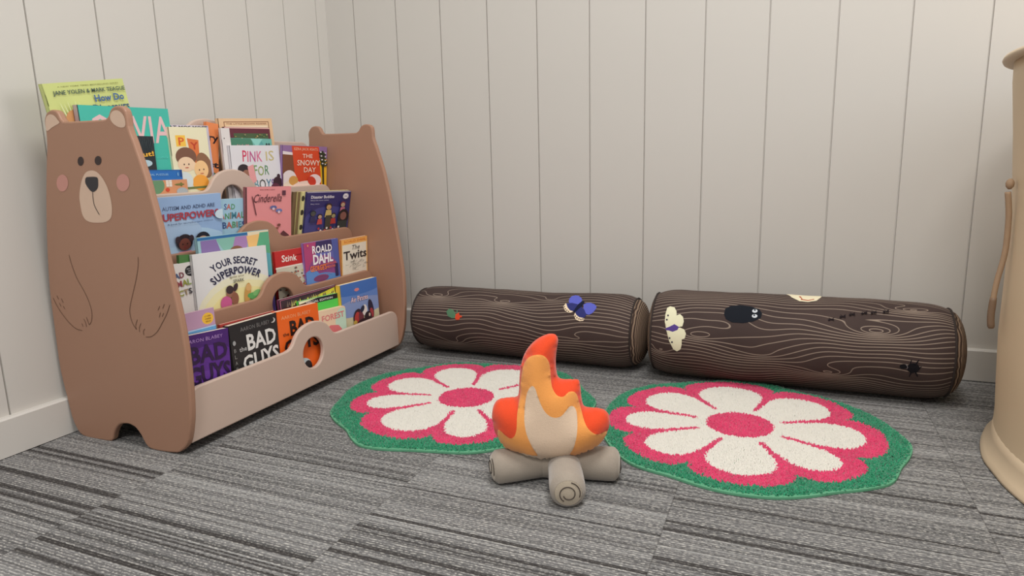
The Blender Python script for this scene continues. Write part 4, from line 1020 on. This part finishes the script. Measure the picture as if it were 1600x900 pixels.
book('sad', 'small sky-blue book with three lines of multicoloured letters', G3, (160, 198, 220), d_sad)
book('cinder', 'pink picture book with a curly dark script title', G3, (228, 146, 148), d_cind, (150, 90, 96))
book('edge1', 'thin dark-spined book farthest left of the three edges beside the navy book', G3, (120, 96, 70), None, (110, 92, 60))
book('edge2', 'thin brown book between two others beside the navy book', G3, (128, 104, 74), None, (206, 190, 130))
book('edge3', 'thin cream book with black spots directly behind the navy book', G3, (226, 216, 150), d_dots, (214, 206, 150))
book('disaster', 'navy blue picture book with a white title and a group of people', G3, (52, 48, 104), d_disaster)
book('green', 'plain green book peeping behind the two white books', G2, (76, 124, 66), d_green)
book('facts', 'white book with a black round badge next to the bear panel', G2, (224, 220, 216), d_facts)
book('yss', 'white and yellow book with an arched navy title', G2, (222, 222, 222), d_yss)
book('tri', 'book with a patchwork of pastel triangles behind the arched-title book', G2, (150, 190, 196), d_tri)
book('stink', 'small book with a red top band and white scrawled title', G2, (190, 40, 40), d_stink)
book('dahl', 'purple, pink and blue paperback with bold white and orange title', G2, (100, 100, 170), d_dahl, (150, 110, 180))
book('twits', 'cream paperback with orange top band and tall black title', G2, (238, 190, 120), d_twits, (220, 140, 70))
book('lilac', 'lilac book with a yellow round badge behind the purple paperback', G1, (186, 148, 176), d_lilac)
book('purple', 'purple paperback with dark lettering beside the bear panel', G1, (72, 34, 110), d_purple)
book('redb', 'red book showing a thin edge behind the black paperback', G1, (168, 56, 50), None)
book('black', 'black paperback with large white brush lettering', G1, (40, 39, 40), d_bad((226, 224, 220), (200, 198, 196), (120, 118, 116), True))
book('orange1', 'orange paperback with black brush lettering beside the front hump', G1, (236, 104, 34), d_orangeg)
book('yellowz', 'dark book with a yellow jagged title behind the orange paperback', G1, (96, 44, 70), d_yellow, (110, 50, 84))
book('greenb', 'bright green book with a black top band and white capitals', G1, (84, 206, 84), d_greenb)
book('forest', 'pale board book with rounded corners and pink capital letters', G1, (236, 208, 176), d_forest, None, 0.008)
book('ship', 'blue paperback with a yellow spine next to the far bear panel', G1, (98, 132, 196), d_ship, (230, 190, 70))

# ------------------------------------------------------------------ log bolsters
M_RING = ring_material()


def bolster(name, label, x0, x1, yc, r, mat, wob, seed, decals, capl, capr):
    e = empty(name, ((x0 + x1) / 2, yc, 0)); tag(e, label, 'cushion', 'log-shaped bolster cushions along the back wall')
    O = Vector(((x0 + x1) / 2, yc, 0)); rr = random.Random(seed)
    nx, na = 110, 72
    ph = [rr.uniform(0, 6.28) for _ in range(8)]

    def rad(x, a):
        s = (x - x0) / (x1 - x0)
        edge = min(s, 1 - s) * (x1 - x0)
        k = 1 - 0.10 * math.exp(-(edge / 0.018) ** 1.3)
        k += wob(s, a)
        # gathers at the seams
        k += 0.008 * math.exp(-edge / 0.02) * math.sin(a * 24 + ph[0]) * (0.5 + 0.5 * math.sin(a * 5 + ph[1]))
        k += 0.006 * math.sin(s * 19 + 2.3 * math.sin(a * 2 + ph[2]) + ph[3]) * math.sin(a * 3 + ph[4]) + .003 * math.sin(s * 47 + a * 4 + ph[5])
        return r * k

    def pos(x, a, lift=0.0):
        q = rad(x, a) + lift
        z = r + q * math.sin(a)
        if z < 0.0012: z = 0.0012 + 0.0 * z
        return Vector((x, yc - q * math.cos(a), z)) - O
    V, F, UV = [], [], []
    for i in range(nx + 1):
        x = x0 + (x1 - x0) * i / nx
        for j in range(na + 1):
            a = -math.pi + 2 * math.pi * j / na
            V.append(pos(x, a)); UV.append((x, a * r))
    for i in range(nx):
        for j in range(na):
            p = i * (na + 1) + j
            F.append((p, p + na + 1, p + na + 2, p + 1))
    obj('bolster_cover', V, F, mat, e, True, None, UV)
    for xe, sg, bulge in ((x0, -1, capl), (x1, 1, capr)):
        V, F, UV = [], [], []; nr = 12
        for i in range(nr + 1):
            q = 1 - i / nr
            for j in range(na):
                a = -math.pi + 2 * math.pi * j / na
                R_ = rad(xe, a) * q
                z = max(r + R_ * math.sin(a), 0.0012)
                V.append(Vector((xe + sg * bulge * (1 - q ** 2.6) ** .62, yc - R_ * math.cos(a), z)) - O); UV.append((R_ * math.cos(a), R_ * math.sin(a)))
        for i in range(nr):
            for j in range(na):
                k = (j + 1) % na; f_ = (i * na + j, i * na + k, (i + 1) * na + k, (i + 1) * na + j)
                F.append(f_ if sg < 0 else f_[::-1])
        obj('end_cap', V, F, M_RING, e, True, None, UV)
        path = [pos(xe, -math.pi + 2 * math.pi * j / na, 0.0008) for j in range(na + 1)]
        path = [Vector((p.x, p.y, max(p.z, 0.003))) for p in path]
        v, f = tube(path, 0.0022, 6, False)
        obj('seam_piping', v, f, M_PIPE, e, True)
    for dn, lab, polys in decals:
        V, F, C = [], [], []
        for li, (_, c, poly) in enumerate(polys):
            q = [(p[0], p[1] * r) for p in poly]
            xs = [p[0] for p in q]; ys = [p[1] for p in q]
            ex = [(gx, gy) for gx in np.arange(min(xs) + .002, max(xs), .004) for gy in np.arange(min(ys) + .002, max(ys), .004) if inside((gx, gy), q)]
            pv, pf = cdt([q], ex)
            s = len(V)
            for p in pv: V.append(pos(p[0], p[1] / r, 0.0008 + 0.00012 * li))
            for t_ in pf:
                cc = [sum(pv[k][i] for k in t_) / 3 for i in (0, 1)]
                if inside(cc, q):
                    if area2([pv[k] for k in t_]) < 0: t_ = t_[::-1]
                    F.append(tuple(s + k for k in t_)); C.append(lin(c))
        o = obj(dn, V, F, M_FELT, e, True, C)
        o['label'] = lab
    return e


def sag1(s, a):
    return -0.055 + 0.055 * s - 0.035 * max(0, math.sin(a)) * math.exp(-((s - .62) / .12) ** 2) + 0.02 * math.exp(-((s - .12) / .12) ** 2) * max(0, math.sin(a)) + .018 * math.exp(-((s - .9) / .15) ** 2) * max(0, math.sin(a))


def sag2(s, a):
    return -0.01 + 0.012 * math.sin(s * 3.14) - 0.02 * max(0, math.sin(a)) * max(0, s - .8) * 5


K1 = [(.44, .088, .050, .014, .045), (.63, .080, .060, .014, .05), (.50, -.045, .060, .018, .035), (.83, -.004, .070, .018, .025), (.75, .10, .04, .012, .02)]
K2 = [(1.11, .022, .070, .020, .062), (1.45, .056, .078, .023, .090), (1.515, .116, .060, .015, .060), (1.24, -.008, .080, .024, .036), (1.37, -.038, .070, .017, .055), (1.03, -.02, .035, .014, .036)]
bolster('log_bolster', 'dark brown log bolster with a blue butterfly and green beetle, beside the bookshelf', 0.372, 0.955, -0.144, 0.0886,
        grain_material('bark_print_left', K1, 2.0), sag1, 3,
        [('butterfly_print', 'blue butterfly printed on the log', BUTTER), ('beetle_print', 'small green and orange beetle printed on the log', BEETLE)], 0.02, 0.030)
bolster('log_bolster', 'larger dark brown log bolster with a white moth and a peeping black knothole', 1.006, 1.585, -0.153, 0.099,
        grain_material('bark_print_right', K2, 5.0), sag2, 9,
        [('moth_print', 'cream moth printed on the log', MOTH), ('knothole_print', 'black knothole with two white eyes', HOLE), ('mushroom_print', 'cream mushroom on top of the log', CAPMUSH),
         ('ant_print', 'row of six tiny ants', ANTS), ('spider_print', 'small black spider', SPIDER)], 0.016, 0.030)

# ------------------------------------------------------------------ flower rugs
m_, t_, b_ = nt('tufted_pile')
at_ = node(t_, 'ShaderNodeAttribute', attribute_name='Col'); t_.links.new(at_.outputs['Color'], b_.inputs['Base Color'])
b_.inputs['Roughness'].default_value = 0.9; b_.inputs['Sheen Weight'].default_value = 0.25; b_.inputs['Specular IOR Level'].default_value = 0.2
M_TUFT = m_
M_BIND = mat_plain('green_binding', (92, 158, 122), 0.8, 0.1, 120)
WHITE, PINK, GREEN = lin((224, 220, 210)), lin((214, 62, 106)), lin((42, 136, 98))


def rug(label, cx, cy, outline, gaps, seed):
    e = empty('flower_rug', (cx, cy, 0)); tag(e, label, 'rug', 'flower-shaped tufted rugs')
    th = sorted(outline); A = np.radians([t for t, _ in th]); Rr = np.array([r for _, r in th])
    A3 = np.concatenate([A - 2 * np.pi, A, A + 2 * np.pi]); R3 = np.tile(Rr, 3)
    dense = np.linspace(-np.pi, np.pi, 721)
    lin_ = np.interp(dense, A3, R3)
    ker = np.exp(-np.linspace(-2.2, 2.2, 33) ** 2); ker /= ker.sum()
    sm = np.convolve(np.concatenate([lin_[:-1]] * 3), ker, 'same')[720:1440]; sm = np.append(sm, sm[0])
    rout = lambda a: np.interp((a + np.pi) % (2 * np.pi) - np.pi, dense, sm)
    g = np.radians(sorted(gaps)); n = len(g)
    cent = np.array([(g[i] + (g[(i + 1) % n] + (2 * np.pi if i == n - 1 else 0))) / 2 for i in range(n)])
    half = np.array([((g[(i + 1) % n] + (2 * np.pi if i == n - 1 else 0)) - g[i]) / 2 for i in range(n)])
    # backing with a bound edge
    ring = [(float(rout(np.array(a)) * 1.008 * math.cos(a)), float(rout(np.array(a)) * 1.008 * math.sin(a))) for a in np.linspace(-math.pi, math.pi, 181)[:-1]]
    V, F = slab(ring, [], 0.005, 0.001)
    obj('backing', V, F, M_BIND, e)
    rng = np.random.default_rng(seed)
    sp = 0.00215
    gx, gy = np.meshgrid(np.arange(-.3, .3, sp), np.arange(-.3, .3, sp)); gx = gx.ravel() + rng.uniform(-.5, .5, gx.size) * sp; gy = gy.ravel() + rng.uniform(-.5, .5, gy.size) * sp
    rr = np.hypot(gx, gy); aa = np.arctan2(gy, gx); ro = rout(aa)
    keep = rr < ro * .992; gx, gy, rr, aa, ro = (q[keep] for q in (gx, gy, rr, aa, ro))
    # ragged colour boundaries: sample the design a little off
    jx = gx + rng.normal(0, .0011, gx.size); jy = gy + rng.normal(0, .0011, gx.size)
    r_ = np.hypot(jx, jy); a_ = np.arctan2(jy, jx)
    da = (a_[:, None] - cent[None, :] + np.pi) % (2 * np.pi) - np.pi
    k = np.abs(da / half[None, :]).argmin(1); d = da[np.arange(len(k)), k]; hw = half[k]
    q = np.clip(np.abs(d) / hw, 0, 1)
    rp = .196 + .046 * np.sqrt(np.clip(1 - q ** 2.6, 0, 1))
    s = (r_ - .075) / (.209 - .075)
    W = np.minimum(r_ * np.sin(hw) - .0035 - .004 * np.clip(s, 0, 1), 1) * np.sqrt(np.clip(1 - (np.clip((s - .42) / .58, 0, 1)) ** 2.2, 0, 1))
    white = (r_ < .079) | ((s < 1) & (np.abs(r_ * np.sin(d)) < W))
    col = np.tile(np.array(GREEN), (len(gx), 1)); col[r_ < rp] = PINK; col[white] = WHITE; col[r_ < .0595] = PINK
    patch = np.sin(gx * 61 + 2 * np.sin(gy * 40)) * np.sin(gy * 55 + 1.5 * np.sin(gx * 33))
    var = 1 + rng.uniform(-.14, .14, len(gx)) + .06 * patch
    isg = (col[:, 0] < .1)
    var[isg] += rng.uniform(-.22, .22, isg.sum())
    var = np.where(np.isclose(col[:, 0], WHITE[0]), 1 + (var - 1) * .12, var)
    col[:, :3] *= var[:, None]; col = np.clip(col, 0, 1)
    H = (.0085 + rng.uniform(-.0014, .0014, len(gx)) + .0008 * patch + np.where(isg, rng.uniform(-.001, .0016, len(gx)), 0)) * (1 - .45 * np.exp(-(ro - rr) / .004))
    w = sp * 1.02
    isw = np.isclose(col[:, 1] / np.maximum(col[:, 0], 1e-6), WHITE[1] / WHITE[0], atol=.02)
    H = np.where(isw, .0088 + (H - .0088) * .55, H)
    lean_ = rng.normal(0, .0016, (len(gx), 2)) * np.where(isw, .6, 1)[:, None]; out_ = np.exp(-(ro - rr) / .006)[:, None] * np.stack([np.cos(aa), np.sin(aa)], 1) * .002
    tip = lean_ * np.where(isg, 1.25, .8)[:, None] + out_
    ang = rng.uniform(0, 2 * np.pi, len(gx))
    n_ = len(gx); VV = np.zeros((n_, 7, 3))
    for c_ in range(3):
        an = ang + c_ * 2 * np.pi / 3
        VV[:, c_, 0] = gx + w * .9 * np.cos(an); VV[:, c_, 1] = gy + w * .9 * np.sin(an); VV[:, c_, 2] = .0045
        VV[:, 3 + c_, 0] = gx + w * .72 * np.cos(an) + tip[:, 0] * .7; VV[:, 3 + c_, 1] = gy + w * .72 * np.sin(an) + tip[:, 1] * .7; VV[:, 3 + c_, 2] = H * .8
    VV[:, 6, 0] = gx + tip[:, 0]; VV[:, 6, 1] = gy + tip[:, 1]; VV[:, 6, 2] = H
    base = np.arange(n_)[:, None] * 7
    quads = np.concatenate([base + np.array([[c_, (c_ + 1) % 3, 3 + (c_ + 1) % 3, 3 + c_]]) for c_ in range(3)], 1).reshape(-1, 4)
    tris = np.concatenate([base + np.array([[3 + c_, 3 + (c_ + 1) % 3, 6]]) for c_ in range(3)], 1).reshape(-1, 3)
    nq, ntr = len(quads), len(tris)
    me = bpy.data.meshes.new('pile'); me.vertices.add(n_ * 7); me.vertices.foreach_set('co', VV.ravel())
    me.loops.add(nq * 4 + ntr * 3); me.loops.foreach_set('vertex_index', np.concatenate([quads.ravel(), tris.ravel()]))
    me.polygons.add(nq + ntr); me.polygons.foreach_set('loop_start', np.concatenate([np.arange(nq) * 4, nq * 4 + np.arange(ntr) * 3]))
    at = me.color_attributes.new('Col', 'FLOAT_COLOR', 'POINT'); at.data.foreach_set('color', np.repeat(col, 7, axis=0).ravel())
    me.update(calc_edges=True); me.validate()
    me.polygons.foreach_set('use_smooth', [True] * len(me.polygons))
    me.materials.append(M_TUFT)
    o = bpy.data.objects.new('pile', me); COL.objects.link(o); o.parent = e
    return e


rug('flower rug between the bookshelf and the plush campfire, partly hidden by the flame', .663, -.4825,
    [(-160, .272), (-144.3, .281), (-122.6, .264), (-105, .288), (-94.9, .276), (-85, .262), (-75.4, .260), (-61, .269), (-45, .262), (-30, .270), (-15, .258), (0, .268), (15, .275), (30, .256), (45, .262), (60, .27), (75, .258), (90, .245), (103.7, .241), (122.5, .260), (141.2, .253), (162.4, .277), (179, .281)],
    [147.4, 104.8, 54.1, 4, -45.5, -81.6, -134.2, -169.4], 11)
rug('flower rug in front of the larger log, right of the campfire, fully visible white petals', 1.2142, -.447,
    [(-178.7, .252), (-165, .258), (-146.8, .258), (-124.9, .269), (-109.6, .255), (-91, .265), (-75.2, .267), (-54.3, .257), (-33.8, .276), (-20, .264), (1.6, .278), (15, .268), (28.1, .266), (48.5, .257), (67.4, .248), (80, .262), (92.5, .268), (108, .252), (125, .247), (140, .262), (152.5, .266), (167, .258)],
    [173.2, 127.7, 74.4, 24.5, -23.8, -61.4, -109.2, -149.9], 12)

# ------------------------------------------------------------------ plush campfire
fire = empty('campfire_plush', (.965, -.762, 0)); tag(fire, 'stuffed toy campfire with an orange flame cushion on three crossed grey logs', 'toy')


def puffy(outline, regions, T, sp=.0035, power=.5):
    """stuffed shape in the XZ plane around y = 0; regions = [(polygon, colour)] painted in order"""
    P = catmull(outline, 3)
    if area2(P) < 0: P = P[::-1]
    regs = [(catmull(q, 3), c) for q, c in regions]
    xs = [p[0] for p in P]; ys = [p[1] for p in P]
    A = np.array(P); B = np.roll(A, -1, axis=0)

    def dist(p):
        p = np.array(p); ab = B - A; tt = np.clip(((p - A) * ab).sum(1) / (ab * ab).sum(1), 0, 1)
        return float(np.hypot(*((A + ab * tt[:, None]) - p).T).min())
    ex = []
    for i, gx in enumerate(np.arange(min(xs), max(xs), sp)):
        for gy in np.arange(min(ys) + (sp / 2 if i % 2 else 0), max(ys), sp):
            if inside((gx, gy), P) and dist((gx, gy)) > sp * .5: ex.append((gx, gy))
    # extra rows close to the seam keep it round
    for d_ in (.0006, .0016): ex += [q for q in offset_in(P, d_) if inside(q, P)]
    pv, pf = cdt([P] + [q for q, _ in regs], ex)
    keep = []; cols = []
    for f_ in pf:
        c = [sum(pv[k][i] for k in f_) / 3 for i in (0, 1)]
        if not inside(c, P): continue
        col = None
        for q, cc in regs:
            if inside(c, q): col = cc
        if area2([pv[k] for k in f_]) < 0: f_ = f_[::-1]
        keep.append(f_); cols.append(col)
    D = []
    for p in pv:
        d_ = dist(p) if inside(p, P) else 0.0
        if d_ < 2e-4: d_ = 0.0
        D.append(d_)
    # smooth the thickness field
    nb = [set() for _ in pv]
    for f_ in keep:
        for a, b in zip(f_, f_[1:] + f_[:1]): nb[a].add(b); nb[b].add(a)
    R0 = .042
    Z = [T * math.sqrt(max(0, 1 - (1 - min(d_ / R0, 1)) ** 2)) for d_ in D]
    for _ in range(14):
        Z = [z if D[i] == 0 or not nb[i] else (z * .4 + .6 * sum(Z[j] for j in nb[i]) / len(nb[i])) for i, z in enumerate(Z)]
    n = len(pv)
    V = [(p[0], -z, p[1]) for p, z in zip(pv, Z)] + [(p[0], z * .9, p[1]) for p, z in zip(pv, Z)]
    mp = [i + n if D[i] > 0 else i for i in range(n)]
    F = [tuple(f_) for f_ in keep] + [tuple(mp[k] for k in f_[::-1]) for f_ in keep]
    used = sorted({k for f_ in F for k in f_}); ix = {k: i for i, k in enumerate(used)}
    V = [V[k] for k in used]; F = [tuple(ix[k] for k in f_) for f_ in F]
    return V, F, cols + cols


RED_, ORG_, CRM_ = lin((226, 74, 36)), lin((236, 158, 82)), lin((222, 196, 170))
V, F, C = puffy(OUT, [([(-.3, -.1), (.3, -.1), (.3, .4), (-.3, .4)], RED_), (ORG, ORG_), (CRM, CRM_)], .036)
C = [c or RED_ for c in C]
fl = obj('flame_cushion', V, F, M_PLUSH, fire, True, C)
fl.rotation_euler = (math.radians(-3), 0, math.radians(14))
fl['label'] = 'puffy flame in red, orange and cream'
for path in ([(-.057, .1675), (-.03, .169), (-.008, .1685)], [(-.052, .162), (-.035, .1615), (-.02, .163)]):
    pass
FLO = Vector((.965, -.762, 0))


def plush_log(a, b, r, end_a=True, end_b=False):
    a, b = Vector(a), Vector(b); d = (b - a); L = d.length; d.normalize()
    side = d.cross(Vector((0, 0, 1))).normalized(); up = side.cross(d)
    N, S = 26, 30; V, F = [], []
    prof = []
    for i in range(N + 1):
        t = i / N; x = t * L; e = min(x, L - x)
        k = math.sqrt(max(0.0, 1 - (1 - min(e / .010, 1)) ** 2)) * .22 + .78 if e > 0 else .76
        prof.append((x, r * k * (1 + .015 * math.sin(t * 11)), e))
    for x, q, e in prof:
        for j in range(S):
            th = 2 * math.pi * j / S
            p = a + d * x + (side * math.cos(th) + up * math.sin(th)) * q
            V.append(p - FLO)
    for i in range(N):
        for j in range(S):
            k = (j + 1) % S; F.append((i * S + j, i * S + k, (i + 1) * S + k, (i + 1) * S + j))
    o = obj('plush_log', V, F, M_GREYPL, fire, True)
    for pt, dd, on in ((a, -d, end_a), (b, d, end_b)):
        q0 = prof[0][1] * .99; W, G = [], []
        s2 = side if on else side
        rings = 6
        for i in range(rings + 1):
            q = q0 * (1 - i / rings)
            for j in range(S):
                th = 2 * math.pi * j / S
                W.append(pt + dd * (.004 * (1 - (q / q0) ** 2)) + (side * math.cos(th) + up * math.sin(th)) * q - FLO)
        for i in range(rings):
            for j in range(S):
                k = (j + 1) % S; f_ = (i * S + j, i * S + k, (i + 1) * S + k, (i + 1) * S + j)
                G.append(f_ if dd.dot(d) < 0 else f_[::-1])
        obj('log_end', W, G, M_GREYEND, o, True)
        if on:   # stitched spiral and a second arc
            def on_end(rad_, th):
                return pt + dd * (.004 * (1 - (rad_ / q0) ** 2) + .0006) + (side * math.cos(th) + up * math.sin(th)) * rad_ - FLO
            sp_ = [on_end(r * (.28 + .22 * k / 40), math.radians(200 + 400 * k / 40)) for k in range(41)]
            ar_ = [on_end(r * .66, math.radians(-20 + 95 * k / 16)) for k in range(17)]
            v, f = join(tube(sp_, .0007, 6), tube(ar_, .0007, 6))
            obj('stitched_spiral', v, f, M_STITCH, o, True)
    return o


plush_log((1.007, -.838, .0265), (.935, -.66, .030), .0262, True, False)
plush_log((.870, -.800, .0262), (1.005, -.700, .027), .0262, True, False)
plush_log((1.052, -.722, .0262), (.915, -.757, .027), .0262, True, False)

# ------------------------------------------------------------------ tan drum at the right edge
DC = Vector((2.0262, -.4817, 0))
drum = empty('drum_stand', DC); tag(drum, 'tall tan drum-shaped stand with thin overhanging top, cut off by the right edge', 'stand')


def lathe(profile, seg=128, wob=None):
    V, F = [], []
    n = len(profile)
    for i, (r, z) in enumerate(profile):
        for j in range(seg):
            a = 2 * math.pi * j / seg; q = r + (wob(a, z) if wob else 0)
            V.append((q * math.cos(a), q * math.sin(a), z))
    for i in range(n - 1):
        for j in range(seg):
            k = (j + 1) % seg; F.append((i * seg + j, i * seg + k, (i + 1) * seg + k, (i + 1) * seg + j))
    F.append(tuple(range(seg))[::-1]); F.append(tuple((n - 1) * seg + j for j in range(seg)))
    return V, F


v, f = lathe([(.424, .004), (.421, .03), (.421, .07), (.424, .12), (.428, .2), (.428, .3), (.430, .42), (.438, .52), (.446, .60), (.447, .628)])
obj('drum_body', v, f, M_TAN, drum, True)
v, f = lathe([(.432, .0), (.4358, .002), (.4355, .006), (.4315, .012), (.4265, .020), (.4235, .032), (.4205, .05)], 160, lambda a, z: (.0007 * math.sin(a * 17) + .0004 * math.sin(a * 31)) * max(0, 1 - z / .05))
obj('foot_flange', v, f, M_TAN2, drum, True)
v, f = lathe([(.455, .628), (.4605, .629), (.462, .632), (.4605, .6365), (.455, .638)])
obj('drum_top', v, f, M_TAN2, drum, True)
cord_path = [Vector(p) - DC for p in catmull([(1.5850, -.45, .4334), (1.5875, -.45, .4150), (1.5896, -.45, .3946), (1.5905, -.45, .3553), (1.5890, -.45, .3305), (1.5845, -.45, .3002), (1.5825, -.45, .2797), (1.5815, -.45, .2592), (1.5812, -.45, .2386), (1.5832, -.45, .2200)], 4, False)]
v, f = tube(cord_path, [.0042 - .0005 * (k / len(cord_path)) for k in range(len(cord_path))], 10)
cord = obj('cord', v, f, M_CORD, drum, True)
v, f = tube([cord_path[0] + Vector((.0015, 0, z)) for z in (.004, .008, .013, .017, .020)], [.002, .0052, .006, .0048, .002], 12)
obj('knot', v, f, M_CORD, cord, True)
v, f = tube(cord_path[-11:], [.0046, .0048] + [.0050] * 8 + [.0035], 10)
obj('cord_end', v, f, mat_plain('dark_cord_tip', (118, 94, 72), .6), cord, True)
